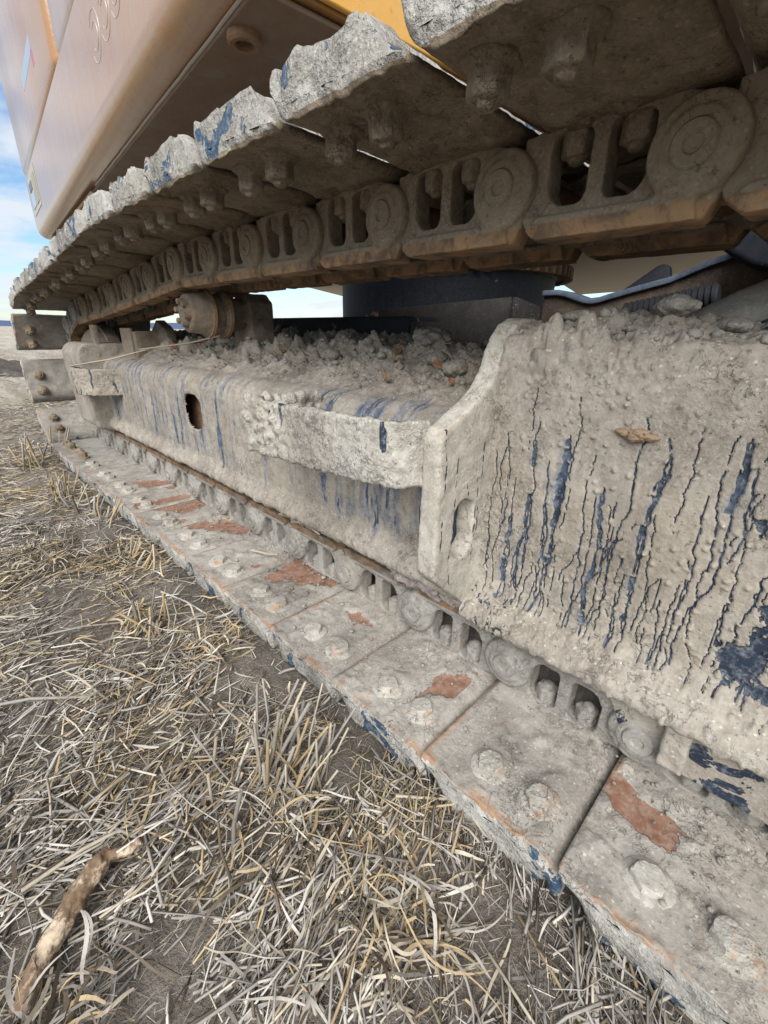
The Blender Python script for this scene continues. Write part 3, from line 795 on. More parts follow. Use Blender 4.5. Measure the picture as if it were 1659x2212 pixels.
# note: outward normal = left of the direction of travel (towards -x on the wall)
def near_disp(P, N):
    y, z, x = P[..., 1], P[..., 2], P[..., 0]
    wall = sstep(-0.405, -0.38, z) * (x < 0.6)
    topk = sstep(-0.070, -0.022, z + (fbm(P, 11, 3, 2) - 0.5) * 0.09 - 0.03 * sstep(0.10, 0.02, y))
    flange = (1 - sstep(-0.385, -0.365, z)) * (x < 0.58)
    pn = np.stack([x * 0, y, z], -1)
    bare, halo = drip_mask(y, z)
    bare = bare * (1 - topk); halo = halo * (1 - topk) * sstep(0.35, 0.6, fbm(pn, 55, 3, 97, 0.6)) * 0.6
    bare = bare * sstep(0.28, 0.40, fbm(pn, 120, 3, 8, 0.6) + 0.06)
    # large scoured patch low on the right
    reg = sstep(0.075, -0.02, y + (fbm(pn, 18, 3, 9) - 0.5) * 0.09) * sstep(-0.14, -0.23, z + (fbm(pn, 16, 3, 10) - 0.5) * 0.1) * (1 - flange)
    bare = np.maximum(bare, sstep(0.47, 0.53, reg * (0.08 + 0.98 * fbm(pn * np.array([1, 1, 0.6]), 60, 5, 12, 0.72)) - 0.03 * (1 - reg)))
    # curly bare lines in the flange crust
    fb = np.abs(fbm(P, 42, 3, 14) - 0.5)
    bare = np.maximum(bare, flange * (1 - sstep(0.006, 0.015, fb)) * sstep(0.44, 0.54, fbm(P, 12, 2, 17)) * sstep(0.6, 0.5, np.abs(y)))
    mud = 0.0030 + 0.0030 * (fbm(P, 24, 4, 20, 0.55) - 0.5) + 0.0012 * fbm(pn * np.array([1, 1, 0.25]), 150, 3, 21)
    f1, cid = worley(pn, 110, 22); peb = np.clip(0.48 - f1, 0, 1) * (cid > 0.80)
    mud = mud + peb * 0.010 * (1 - topk)
    ff, fc = worley(P, 65, 24)
    mud = mud + flange * (0.010 * (fbm(P, 40, 4, 25, 0.65) - 0.4) + 0.010 * np.clip(0.6 - ff, 0, 1) * fc)
    d = mud * (1 - bare) + (1 - 0) * 0
    # slumped heap on the top
    Pw = P + (np.stack([fbm(P, 30, 2, 36), fbm(P, 30, 2, 37), fbm(P, 30, 2, 38)], -1) - 0.5) * 0.03
    g1, c1 = worley(Pw, 17, 30); g2, c2 = worley(Pw, 36, 31); g3, c3 = worley(Pw, 85, 32)
    heap = 0.017 * plat(g1, 0.66) * (0.2 + c1) + 0.010 * plat(g2, 0.64) * (0.2 + c2) + 0.0045 * plat(g3, 0.6) * c3 + 0.040 * (fbm(P, 12, 4, 33) - 0.42) + 0.012 * (fbm(P, 45, 4, 34, 0.6) - 0.5) - 0.012 * sstep(0.60, 0.70, fbm(P, 60, 3, 39))
    env = 0.35 + 0.8 * np.exp(-((y - 0.17) / 0.10) ** 2) * np.exp(-((x - 0.63) / 0.11) ** 2) + 0.5 * np.exp(-((y - 0.29) / 0.05) ** 2)
    env = env * (1 - 0.6 * sstep(0.12, 0.02, y))
    h = topk * heap * env * 0.78
    D = N * d[..., None]
    Nb = N * np.array([0.55, 1, 1]); Nb[..., 2] += 0.35 * topk
    D += Nb * h[..., None]
    return D, {'bare': bare, 'smear': halo}
ys = np.concatenate([np.arange(-1.3, -0.14, 0.02), np.arange(-0.14, 0.3315, 0.00145)])
sweep(near_sec, ys, near_disp, 'side_plate', M_FRAME, TF)

r_ = 0.055
left_sec = refine([(0.66, -0.412), (0.526, -0.402), (0.519, -0.396), (0.5195, -0.388), (0.529, -0.375), (0.537, -0.363), (0.540, -0.350), (0.540, -0.170)] + [(0.540 + r_ - r_ * math.cos(R(a)), -0.170 + r_ * math.sin(R(a))) for a in (15, 30, 45, 60, 75)] + [(0.604, -0.114), (0.68, -0.088), (0.82, -0.045), (1.0, -0.03)],
                  [0.02, 0.003, 0.003, 0.003, 0.003, 0.003, 0.003, 0.003, 0.003, 0.003, 0.003, 0.003, 0.0035, 0.0035, 0.004, 0.006])
def left_disp(P, N):
    x, y, z = P[..., 0], P[..., 1], P[..., 2]
    flange = (1 - sstep(-0.378, -0.358, z)) * (x < 0.6)
    topk = sstep(0.578, 0.622, x + (fbm(P, 14, 3, 40) - 0.5) * 0.05) * (z > -0.25)
    pn = np.stack([x * 0, y, z * 0.10 + x * 0.05], -1)
    s1 = fbm(pn, 75, 4, 41, 0.62)
    regA = sstep(0.95, 0.62, y) * sstep(-0.36, -0.33, z) * sstep(-0.21, -0.25, z)             # below the step
    regB = sstep(0.95, 0.55, y) * sstep(-0.19, -0.155, z) * (1 - topk)                    # round shoulder above the step
    regC = sstep(0.9, 1.2, y) * sstep(-0.37, -0.34, z) * (1 - topk) * 0.7
    reg = np.maximum(np.maximum(regA, regB), regC)
    bare = sstep(0.55, 0.68, s1 + 0.07 * reg - 0.10 * (1 - reg) + 0.03 + 0.16 * (fbm(P, 10, 3, 44) - 0.5)) * (1 - topk) * (1 - flange)
    bare = bare * (0.35 + 0.5 * sstep(0.35, 0.55, fbm(P * np.array([1, 1, 0.3]), 150, 3, 49, 0.65)))
    smear = bare * 1.0
    bare = sstep(0.66, 0.72, s1 + 0.05 * reg - 0.1 * (1 - reg)) * (1 - topk) * (1 - flange)
    mud = 0.003 + 0.0045 * (fbm(P, 30, 4, 45, 0.6) - 0.5) + 0.0016 * fbm(pn, 160, 2, 46)
    ff, fc = worley(P, 60, 47)
    mud = mud + flange * (0.012 * (fbm(P, 38, 4, 48, 0.65) - 0.4) + 0.012 * np.clip(0.6 - ff, 0, 1) * fc)
    d = mud * (1 - 0.9 * bare)
    # hand hole
    hy = (y - 1.335) / 0.058; hz = (z + 0.227) / 0.050
    rr = (np.abs(hy) ** 3 + np.abs(hz) ** 3) ** (1 / 3)
    hole = sstep(1.05, 0.93, rr) * (x < 0.6)
    # rubble
    Pw = P + (np.stack([fbm(P, 34, 2, 36), fbm(P, 34, 2, 37), fbm(P, 34, 2, 38)], -1) - 0.5) * 0.026
    g1, c1 = worley(Pw, 15, 50); g2, c2 = worley(Pw, 34, 51); g3, c3 = worley(Pw, 85, 52)
    sz = sstep(0.35, 0.65, fbm(P, 6, 2, 59))
    heap = 0.017 * plat(g1, 0.66) * sstep(0.45, 0.95, c1) * sz + 0.009 * plat(g2, 0.62) * sstep(0.2, 1.0, c2) + 0.0035 * plat(g3, 0.6) * (0.2 + c3) + 0.026 * (fbm(P, 11, 4, 53) - 0.40) + 0.007 * (fbm(P, 50, 3, 54) - 0.5)
    h = topk * heap * (0.35 + 0.9 * sstep(0.60, 0.72, x)) * 1.15
    D = N * d[..., None] + (N * np.array([0.6, 1, 1]) + np.array([0, 0, 0.3])) * h[..., None]
    D[..., 0] += hole * 0.014
    return D, {'smear': smear * (1 - hole), 'bare': bare * (1 - hole), 'rust': sstep(0.35, 0.75, hole)}
ys = np.concatenate([np.arange(0.345, 1.1, 0.0032), np.arange(1.1, 1.26, 0.005), np.arange(1.26, 1.41, 0.0018), np.arange(1.412, 2.5, 0.0055)])
left_o = sweep(left_sec, ys, left_disp, 'side_plate', M_FRAME, TF)
bm = bmesh.new(); bm.from_mesh(left_o.data); lay = bm.verts.layers.float['rust']      # the hand hole is open
bmesh.ops.delete(bm, geom=[v for v in bm.verts if v[lay] > 0.9], context='VERTS'); bm.to_mesh(left_o.data); bm.free()
b = MB(); b.box((0.585, 0.40, -0.37), (0.90, 2.10, -0.17))
obj('frame_core', b.me('frame_core', M_RUSTIRON, bevel=0.01), TF)

# gusset plates
def plate_y(name, poly, holes, y0, th, mat, parent, vox=0.0032, amp=0.005, attr=None):
    pl = curve_plate(name, [poly] + holes, th)
    pl = remeshed(pl, vox, mudnoise(amp, 45, 3), mat, 2)
    n = len(pl.vertices); co = np.empty(n * 3, np.float32); pl.vertices.foreach_get('co', co); co = co.reshape(-1, 3)
    out = np.stack([co[:, 0], y0 + th - co[:, 2], co[:, 1]], -1)          # local (x, z, depth) -> world
    pl.vertices.foreach_set('co', out.astype(np.float32).ravel())
    if attr:
        at = pl.attributes.new('bare', 'FLOAT', 'POINT'); at.data.foreach_set('value', attr(out).astype(np.float32))
    pl.update()
    return obj(name, pl, parent)
GUS = [(0.436, -0.125), (0.445, -0.113), (0.475, -0.100), (0.510, -0.082), (0.535, -0.066), (0.549, -0.046), (0.560, -0.022), (0.572, -0.002), (0.590, 0.014), (0.610, 0.021), (0.64, 0.021), (0.70, 0.0), (0.70, -0.40), (0.60, -0.425), (0.549, -0.425), (0.540, -0.420), (0.442, -0.332), (0.437, -0.322)]
slot = arc(0.502, -0.244, 0.024, 0, 180, 10) + arc(0.502, -0.289, 0.024, 180, 360, 10)
GSP = [(_r.uniform(0.44, 0.56), _r.uniform(-0.20, -0.02), _r.uniform(-0.36, -0.22), _r.uniform(0.0008, 0.0016), 0.005) for _ in range(5)]
GD = make_drips(_r, GSP)
def gus_attr(c):
    m = np.zeros(len(c)); x, z = c[:, 0], c[:, 2]
    front = (c[:, 1] < 0.336) & (z < -0.09)
    for zs, yy, ww in GD:
        ok = (z < zs[0]) & (z > zs[-1]); d = np.abs(x - np.interp(-z, -zs, yy)); w = np.interp(-z, -zs, ww)
        m = np.maximum(m, np.where(ok & front, sstep(w + 0.001, 0, d), 0))
    return m
plate_y('gusset_plate', GUS, [slot], 0.331, 0.031, M_GUSSET, TF, attr=gus_attr)
GUS2 = [(0.470, -0.40)] + arc(0.505, -0.11, 0.05, 180, 90, 8) + [(0.70, -0.06), (0.70, -0.43), (0.56, -0.43)]
slot2 = rrect(0.535, -0.285, 0.585, -0.19, 0.018)
plate_y('gusset_plate', GUS2, [slot2], 2.20, 0.28, M_FRAME, TF, vox=0.009, amp=0.006)
b = MB(); b.lathe([(0, 0.045), (0.003, 0.045)], (0.452, 2.36, -0.16), (1, 0, 0), 24)

# steps: bent flat bars between the frame side and the gussets
def step_bar(path, z0, z1, th, mat, seed, tilt=0.0, crust=1.0):
    path = np.array(refine(path, [0.0032] * (len(path) - 1)))
    k = np.array([1, 2, 3, 2, 1.]); k /= k.sum()
    pp = np.pad(path, ((6, 6), (0, 0)), 'edge')
    for _ in range(5): pp = np.stack([np.convolve(pp[:, c], k, 'same') for c in (0, 1)], -1)
    pp = pp[6:-6]; pp[0] = path[0]; pp[-1] = path[-1]
    tn = np.gradient(pp, axis=0); tn /= np.linalg.norm(tn, axis=1)[:, None]
    nn = np.stack([tn[:, 1], -tn[:, 0]], -1)
    nz = int((z1 - z0) / 0.0032); zz_ = np.linspace(z0, z1, nz)
    ring = [(0.0, z) for z in zz_] + [(th * f, z1) for f in (.33, .66)] + [(th, z) for z in zz_[::-1]] + [(th * f, z0) for f in (.66, .33)]
    ring = np.array(ring); n, m = len(pp), len(ring)
    P = np.stack([pp[:, None, 0] - nn[:, None, 0] * ring[None, :, 0], pp[:, None, 1] - nn[:, None, 1] * ring[None, :, 0], np.repeat(ring[None, :, 1], n, 0)], -1)
    zc = (z0 + z1) / 2
    rel = ring - np.array([th / 2, zc]); rn = rel / np.array([th / 2, (z1 - z0) / 2]); rn = np.sign(rn) * (np.abs(rn) ** 8); rn /= np.linalg.norm(rn, axis=1)[:, None] + 1e-9
    N = np.stack([-nn[:, None, 0] * rn[None, :, 0], -nn[:, None, 1] * rn[None, :, 0], np.repeat(rn[None, :, 1], n, 0)], -1)
    f1, c1 = worley(P, 62, seed); f2, c2 = worley(P, 130, seed + 3)
    rg = 0.35 + 0.9 * sstep(0.35, 0.6, fbm(P, 7, 2, seed + 5))
    pit = sstep(0.62, 0.72, fbm(P, 34, 3, seed + 9))
    bare = sstep(0.60, 0.66, fbm(P * np.array([1, 1, 0.22]), 70, 3, seed + 7, 0.6)) * sstep(0.45, 0.55, fbm(P, 9, 2, seed + 8))
    d = (0.0135 * np.clip(0.75 - f1, 0, 1) * (0.25 + c1) + 0.006 * np.clip(0.7 - f2, 0, 1) * c2 + 0.006 * fbm(P, 50, 4, seed + 1, 0.65) - 0.006 * pit) * rg * (1 - bare) * crust
    V = (P + N * d[..., None]).reshape(-1, 3)
    V[:, 2] += tilt * (V[:, 1] - pp[:, 1].mean())
    c0 = len(V); V = np.concatenate([V, V[:m].mean(0)[None], V[-m:].mean(0)[None]])
    j = np.arange(m); j2 = (j + 1) % m
    tr = np.concatenate([np.stack([np.full(m, c0), j2, j], -1), np.stack([np.full(m, c0 + 1), c0 - m + j, c0 - m + j2], -1)])
    bare = np.concatenate([bare.ravel(), [0, 0]])
    return obj('step', mesh('step', V, quads=grid_quads(n, m, True), tris=tr, mat=mat, attrs={'bare': bare}), TF)
step_bar([(0.548, 0.742), (0.470, 0.747), (0.398, 0.752), (0.394, 0.70), (0.394, 0.43), (0.400, 0.395), (0.418, 0.372), (0.446, 0.360)], -0.198, -0.113, 0.012, M_CRUST, 61, -0.03)
step_bar([(0.446, 2.215), (0.418, 2.19), (0.412, 2.14), (0.420, 2.07), (0.455, 2.02), (0.548, 1.985)], -0.245, -0.150, 0.014, M_FRAME, 71, 0.0, 0.3)

# guide guard and rib below the flange at the right, and the caked lump on the flange by the gusset
GG = [(0.118, -0.415)] + [(0.112, -0.432), (0.100, -0.452), (0.088, -0.474), (0.078, -0.492), (0.064, -0.503), (0.04, -0.506), (-0.9, -0.506), (-0.9, -0.415)]
pl = curve_plate('guide_guard', [GG], 0.018)
pl = remeshed(pl, 0.004, mudnoise(0.004, 40, 9), mud_mat('guard_mud', blue=0.55, orange=0.15, bumpd=0.003), 2)
n = len(pl.vertices); co = np.empty(n * 3, np.float32); pl.vertices.foreach_get('co', co); co = co.reshape(-1, 3)
pl.vertices.foreach_set('co', np.stack([0.538 + co[:, 2], co[:, 0], co[:, 1]], -1).astype(np.float32).ravel()); pl.flip_normals(); pl.update()
obj('guide_guard', pl, TF)
b = MB(); b.prism([(0.518, -0.414), (0.540, -0.414), (0.540, -0.502), (0.518, -0.490)], 1, 0.004, 0.032)
obj('guard_rib', b.me('guard_rib', M_FRAME, remesh=0.003, noise=mudnoise(0.006, 70, 4)), TF)
def lump(name, c, s, seed, mat, vox=0.004, amp=0.02, sc=40, parent=None):
    bm = bmesh.new(); bmesh.ops.create_icosphere(bm, subdivisions=5, radius=1)
    co = np.array([v.co[:] for v in bm.verts]); me = bpy.data.meshes.new(name)
    w = co * np.array(s) + np.array(c)
    f1, c1 = worley(w, sc, seed); f2, c2 = worley(w, sc * 2.6, seed + 1)
    k = 1 + amp / min(s) * (0.9 * (0.5 - f1) + 0.4 * (0.5 - f2) + (fbm(w, sc, 4, seed) - 0.5))
    co = co * k[:, None] * np.array(s)
    for v, p in zip(bm.verts, co): v.co = p
    for f in bm.faces: f.smooth = True
    bm.to_mesh(me); bm.free(); me.materials.append(mat)
    return me
M_PURP = mud_mat('wet_crust', dark=(0.17, 0.125, 0.115), light=(0.34, 0.29, 0.265), bumpd=0.006, rough=0.75)
obj('mud_lump', lump('mud_lump', (0.545, 0.42, -0.42), (0.026, 0.105, 0.020), 3, M_PURP, amp=0.018), TF, Matrix.Translation((0.548, 0.425, -0.415)))
obj('mud_lump', lump('mud_lump', (0.545, 0.85, -0.42), (0.022, 0.10, 0.017), 8, M_FRAME, amp=0.014), TF, Matrix.Translation((0.545, 0.80, -0.407)))

# ---------------- rollers and idler
ROLL = MB()
ROLL.lathe([(0, 0.035), (0.0, 0.046), (0.006, 0.052), (0.045, 0.056), (0.052, 0.062), (0.062, 0.0635), (0.068, 0.060), (0.072, 0.054), (0.098, 0.052), (0.103, 0.060), (0.112, 0.061), (0.118, 0.052), (0.15, 0.046), (0.165, 0.044), (0.17, 0.030), (0.20, 0.028)], (0, 0, 0), (1, 0, 0), 48)
cr = obj('carrier_roller', ROLL.me('carrier_roller', M_ROLLER, auto=50), EX, Matrix.Translation((0.566, 1.36, 0.042)))
for xo in (0.052, 0.103):
    fl = MB(); fl.lathe([(0, 0.058), (0.003, 0.0645), (0.012, 0.0655), (0.016, 0.060)], (0, 0, 0), (1, 0, 0), 48)
    obj('roller_flange', fl.me('roller_flange', M_WORN, auto=50), cr, Matrix.Translation((0.566 + xo, 1.36, 0.042)))
capm = MB(); capm.lathe([(-0.010, 0.014), (-0.008, 0.026), (0.001, 0.040)], (0, 0, 0), (1, 0, 0), 36, lambda a, d: 1 + 0.12 * math.cos(3 * a))
obj('roller_cap', capm.me('roller_cap', M_ROLLER, remesh=0.003, noise=mudnoise(0.004, 60, 2)), cr, Matrix.Translation((0.566, 1.36, 0.042)))
rb = MB(); rb.lathe([(-0.016, 0.005), (-0.014, 0.0075), (0.0, 0.009)], (0, 0, 0), (1, 0, 0), 12); me_rb = rb.me('bolt', M_ROLLER, auto=40)
for k in range(6):
    a = 2 * math.pi * k / 6 + 0.3
    obj('bolt', me_rb, cr, Matrix.Translation((0.564, 1.36 + 0.030 * math.cos(a), 0.042 + 0.030 * math.sin(a))))
b = MB(); b.prism([(1.295, -0.06), (1.415, -0.06), (1.405, 0.075), (1.375, 0.102), (1.330, 0.102), (1.300, 0.075)], 0, 0.735, 0.815)
b.box((0.72, 1.315, 0.02), (0.735, 1.40, 0.07))
obj('roller_bracket', b.me('roller_bracket', M_ROLLER, remesh=0.004, noise=mudnoise(0.006, 40, 6)), EX)
for y in (-0.9, -0.45, 0.045, 0.43, 0.82, 1.21, 1.60, 1.98):
    r = MB(); r.lathe([(0, 0.03), (0, 0.055), (0.01, 0.066), (0.035, 0.068), (0.04, 0.058), (0.15, 0.058), (0.155, 0.068), (0.18, 0.066), (0.19, 0.03)], (0, 0, 0), (1, 0, 0), 36)
    o = obj('bottom_roller', r.me('bottom_roller', M_LINK, auto=50), EX, Matrix.Translation((0.600, y, -0.376)))
i_ = MB(); i_.lathe([(0, 0.05), (0, 0.175), (0.02, 0.205), (0.05, 0.210), (0.052, 0.225), (0.10, 0.225), (0.102, 0.210), (0.13, 0.205), (0.15, 0.175), (0.15, 0.05)], (0, 0, 0), (1, 0, 0), 64)
obj('idler_wheel', i_.me('idler_wheel', M_ROLLER, auto=40), EX, Matrix.Translation((0.575, YW, ZW)))
b = MB(); b.prism([(1.86, -0.16), (2.10, -0.16), (2.06, -0.02), (1.98, 0.03), (1.90, 0.0)], 0, 0.70, 0.74); b.box((0.60, 1.93, -0.13), (0.70, 1.96, -0.01))
obj('idler_yoke', b.me('idler_yoke', M_ROLLER, remesh=0.006, noise=mudnoise(0.008, 30, 12)), EX)
for a_, c_ in (((0.53, 2.20, -0.12), (0.55, 2.25, 0.01)), ((0.60, 1.98, -0.13), (0.612, 2.10, 0.0))):
    b = MB(); b.box(a_, c_); obj('yoke_plate', b.me('yoke_plate', M_ROLLER, bevel=0.004), EX)

# ---------------- car body, swing bearing, legs
b = MB(); b.prism([(1.02, 0.92), (2.6, 0.92), (2.6, 2.3), (1.02, 2.02)], 2, -0.32, 0.045)
obj('car_body', b.me('car_body', M_NAVY, bevel=0.01), EX)
b = MB(); b.lathe([(-0.2, 0.50), (0.20, 0.50), (0.205, 0.505), (0.225, 0.505), (0.225, 0.49)], (1.9, 1.48, 0.03), (0, 0, 1), 72)
obj('swing_tub', b.me('swing_tub', M_NAVY, auto=40), EX)
b = MB(); b.lathe([(0.0, 0.535), (0.004, 0.545), (0.035, 0.545), (0.036, 0.50), (0.30, 0.50)], (1.9, 1.48, 0.235), (0, 0, 1), 72)
sw = obj('swing_bearing', b.me('swing_bearing', M_RUSTIRON, auto=40), EX)
t_ = MB(); t_.prism([(-0.017, 0.535), (0.017, 0.535), (0.010, 0.572), (-0.010, 0.572)], 2, 0.0, 0.045); me_t = t_.me('gear_tooth', M_RUSTIRON, bevel=0.003)
for k in range(72):
    a = 2 * math.pi * k / 72
    obj('gear_tooth', me_t, sw, Matrix.Translation((1.9, 1.48, 0.225)) @ Matrix.Rotation(a, 4, 'Z'))
# bent cover plate above the rubble
b = MB(); b.prism([(0.685, -0.06), (1.19, -0.06), (1.19, 0.072), (0.685, 0.093)], 0, 1.16, 1.175)
b.prism([(1.175, -0.05), (1.45, -0.05), (1.45, 0.070), (1.40, 0.060), (1.30, 0.078), (1.175, 0.0935)], 1, 0.672, 0.686)
b.prism([(1.02, -0.05), (1.16, -0.05), (1.16, 0.03), (1.02, 0.03)], 1, 0.90, 0.915)
obj('cover_plate', b.me('cover_plate', mud_mat('dusty_dark_plate', dark=(0.03, 0.028, 0.026), light=(0.055, 0.050, 0.044), rust=0.12, bumpd=0.002, speck=0.3, rough=0.7), bevel=0.003), EX)
# curved leg plate with thick blue top edge
tp = [(0.66, 0.112), (0.614, 0.112), (0.590, 0.107), (0.567, 0.099), (0.545, 0.092), (0.525, 0.088), (0.50, 0.090), (0.479, 0.096), (0.422, 0.110), (0.344, 0.128), (0.276, 0.156), (0.20, 0.178), (0.0, 0.235), (-0.5, 0.30)]
b = MB()
b.prism(tp + [(-0.5, -0.3), (0.66, -0.05)], 0, 1.30, 1.325)
obj('leg_plate', b.me('leg_plate', mud_mat('leg_plate', dark=(0.035, 0.026, 0.022), light=(0.10, 0.072, 0.05), rust=0.22, bumpd=0.002, speck=0.1, rough=0.7), bevel=0.003), EX)
V = []; F = []
for k, (y, z) in enumerate(tp): V += [(1.285, y, z + 0.004), (1.36, y, z + 0.004), (1.36, y, z - 0.010), (1.285, y, z - 0.010)]
for k in range(len(tp) - 1):
    a, c = 4 * k, 4 * k + 4
    F += [(a, a + 1, c + 1, c), (a + 3, a, c, c + 3), (a + 1, a + 2, c + 2, c + 1), (a + 2, a + 3, c + 3, c + 2)]
F += [(0, 3, 2, 1), (4 * len(tp) - 4, 4 * len(tp) - 3, 4 * len(tp) - 2, 4 * len(tp) - 1)]
M_BLUESTEEL = mud_mat('worn_blue_edge', dark=(0.045, 0.06, 0.085), light=(0.12, 0.15, 0.19), bumpd=0.001, speck=0.1, rough=0.55)
b = MB(); b.add(V, F); obj('leg_flange', b.me('leg_flange', M_BLUESTEEL, bevel=0.003), EX)
b = MB(); b.prism([(0.50, 0.094), (0.40, 0.165), (0.385, 0.168), (0.372, 0.16), (0.366, 0.14), (0.366, 0.118)], 0, 1.36, 1.38)
obj('stop_plate', b.me('stop_plate', M_NAVY, bevel=0.004), EX)
b = MB(); b.prism([(0.245, 0.166), (0.235, 0.20), (0.20, 0.30), (-0.5, 0.30), (-0.5, -0.02), (0.18, 0.128)], 0, 1.18, 1.27)
obj('side_bracket', b.me('side_bracket', M_BLUESTEEL if False else M_NAVY, bevel=0.012, seg=3), EX)
b = MB(); b.tube([(0.73, 0.255, -0.085), (0.745, 0.150, -0.012), (0.76, 0.060, 0.036), (0.775, 0.00, 0.052)], [0.045, 0.045, 0.045, 0.045], 20)
obj('slanted_pipe', b.me('slanted_pipe', M_GUSSET, remesh=0.006, noise=mudnoise(0.010, 28, 3)), EX)
b = MB(); b.tube([(0.66, 0.190, -0.075), (0.675, 0.100, -0.028), (0.69, 0.0, 0.030)], [0.030, 0.030, 0.030], 16)
obj('slanted_pipe', b.me('slanted_pipe', mud_mat('pipe_mud', blue=0.45, bumpd=0.004), remesh=0.005, noise=mudnoise(0.010, 34, 5)), EX)
b = MB()
for k in range(16): b.lathe([(0, 0.024), (0.002, 0.028), (0.006, 0.028), (0.008, 0.024), (0.011, 0.022)], (1.20, 0.40 - k * 0.011, 0.045 + k * 0.0022), (0, -1, 0.2), 16)
obj('ribbed_hose', b.me('ribbed_hose', M_DARK, auto=50), EX)

# ---------------- upper structure, turned about five degrees on the tracks
UB = Matrix.Translation((0.461, 0.935, 0)) @ Matrix.Rotation(R(-5.23), 4, 'Z')
body = empty('upper_body', (0.461, 0.935, 0.5), EX)
Y0, Y1, BZ, SZ = -0.135, 2.80, 0.50, 0.795
rr_ = 0.055
sec = [(0.0, SZ), (0.0, BZ + rr_)] + [(rr_ - rr_ * math.cos(R(a)), BZ + rr_ - rr_ * math.sin(R(a))) for a in (15, 30, 45, 60, 75, 90)] + [(2.45, BZ), (2.45, SZ)]
b = MB(); b.prism(sec[::-1], 1, Y0, Y1)
obj('skirt', b.me('skirt', M_YEL, auto=25), body, UB)
b = MB(); b.box((0.0, 0, 0), (0.0, 0, 0))
def rbox(name, a, c, bev, mat, parent, M):
    q = MB(); q.box(a, c); return obj(name, q.me(name, mat, bevel=bev, seg=4), parent, M)
rbox('counterweight', (-0.004, 1.205, SZ + 0.003), (2.44, 2.806, 2.0), 0.035, M_YEL, body, UB)
rbox('side_door', (0.0, Y0, SZ + 0.003), (0.30, 1.150, 2.0), 0.03, M_YEL, body, UB)
rbox('engine_bay', (0.05, Y0 + 0.02, SZ + 0.004), (2.4, 1.25, 1.9), 0.0, M_DARK, body, UB)
rbox('front_panel', (0.03, Y0 - 0.014, BZ + 0.004), (1.9, Y0 - 0.002, 1.6), 0.004, M_YELLIT, body, UB)
rbox('cab_floor', (0.62, -2.0, 0.55), (2.4, Y0 - 0.02, 0.62), 0.01, M_UNDER, body, UB)
# belly plates with their weld seam, bolts and access plug
rbox('belly_plate', (rr_ + 0.012, Y0 + 0.012, BZ - 0.012), (2.40, Y1 - 0.03, BZ - 0.003), 0.003, M_UNDER, body, UB)
rbox('belly_plate', (rr_ - 0.002, 1.32, BZ - 0.028), (0.42, 2.76, BZ - 0.0125), 0.004, M_UNDER, body, UB)
b = MB(); b.tube([(rr_ + 0.010, Y0 + 0.02 + k * 0.06, BZ - 0.004 + random.uniform(-.001, .001)) for k in range(24)], 0.0032, 6)
obj('weld_seam', b.me('weld_seam', M_LETTER if False else paint_mat('pale_weld', (0.42, 0.36, 0.30), (0.5, 0.45, 0.4), 0.6, 0.5, True), auto=50), body, UB)
pg = MB(); pg.lathe([(0, 0.030), (-0.012, 0.030), (-0.016, 0.026), (-0.016, 0.018), (-0.004, 0.016)], (0, 0, 0), (0, 0, 1), 28); me_pg = pg.me('plug', M_RUSTIRON, auto=40)
for (x, y) in ((0.10, 0.0), (0.62, 0.3), (0.16, 1.10)): obj('plug', me_pg, body, UB @ Matrix.Translation((x, y, BZ - 0.011)))
hb = MB(); hb.lathe([(0, 0.016), (-0.014, 0.016), (-0.017, 0.012)], (0, 0, 0), (0, 0, 1), 24, hexlob); me_hb = hb.me('bolt', M_UNDER, auto=40)
for (x, y) in ((0.14, 1.42), (0.14, 1.9), (0.33, 1.42), (0.33, 1.9), (0.14, 2.5)): obj('bolt', me_hb, body, UB @ Matrix.Translation((x, y, BZ - 0.028)))
# outlined rounded lettering rubbed into the skirt (as far as it shows)
def side_pt(y, z): return (0.0006, y, z)
def stroke(pts, r=0.0016):
    q = MB(); q.tube([side_pt(*p) for p in pts], r, 6); return obj('lettering', q.me('lettering', M_LETTER, auto=60), body, UB)
def oval(cy, cz, ry, rz, a0, a1, n=18): return [(cy + ry * math.cos(R(a0 + (a1 - a0) * i / (n - 1))), cz + rz * math.sin(R(a0 + (a1 - a0) * i / (n - 1)))) for i in range(n)]
for (cy, s) in ((0.615, 1.0), (0.50, 0.95), (0.395, 0.9)):
    stroke(oval(cy, 0.670, 0.052 * s, 0.048 * s, 40, 330)); stroke(oval(cy, 0.670, 0.030 * s, 0.026 * s, 50, 325))
# decals
def decal(name, y0, y1, z0, z1, base, marks):
    q = MB(); q.box((-0.002, y0, z0), (-0.0005, y1, z1)); d = obj(name, q.me(name, flat(name + '_print', base, 0.35)), body, UB)
    for (a0, a1, c0, c1, colr) in marks:
        q = MB(); q.box((-0.0045, y0 + (y1 - y0) * a0, z0 + (z1 - z0) * c0), (-0.0025, y0 + (y1 - y0) * a1, z0 + (z1 - z0) * c1))
        obj('print', q.me('print', flat('print_ink', colr, 0.4)), d, UB)
    return d
decal('warning_decal', 2.32, 2.70, 0.60, 0.775, (0.40, 0.37, 0.27), [(0.08, 0.40, 0.12, 0.85, (0.30, 0.27, 0.19)), (0.5, 0.92, 0.15, 0.5, (0.34, 0.40, 0.5)), (0.55, 0.9, 0.6, 0.82, (0.1, 0.12, 0.16))])
decal('stripe_decal', 1.55, 2.30, 0.90, 1.02, (0.34, 0.31, 0.40), [(0.05, 0.6, 0.55, 0.95, (0.30, 0.38, 0.46)), (0.02, 0.08, 0.2, 0.6, (0.45, 0.12, 0.16))])
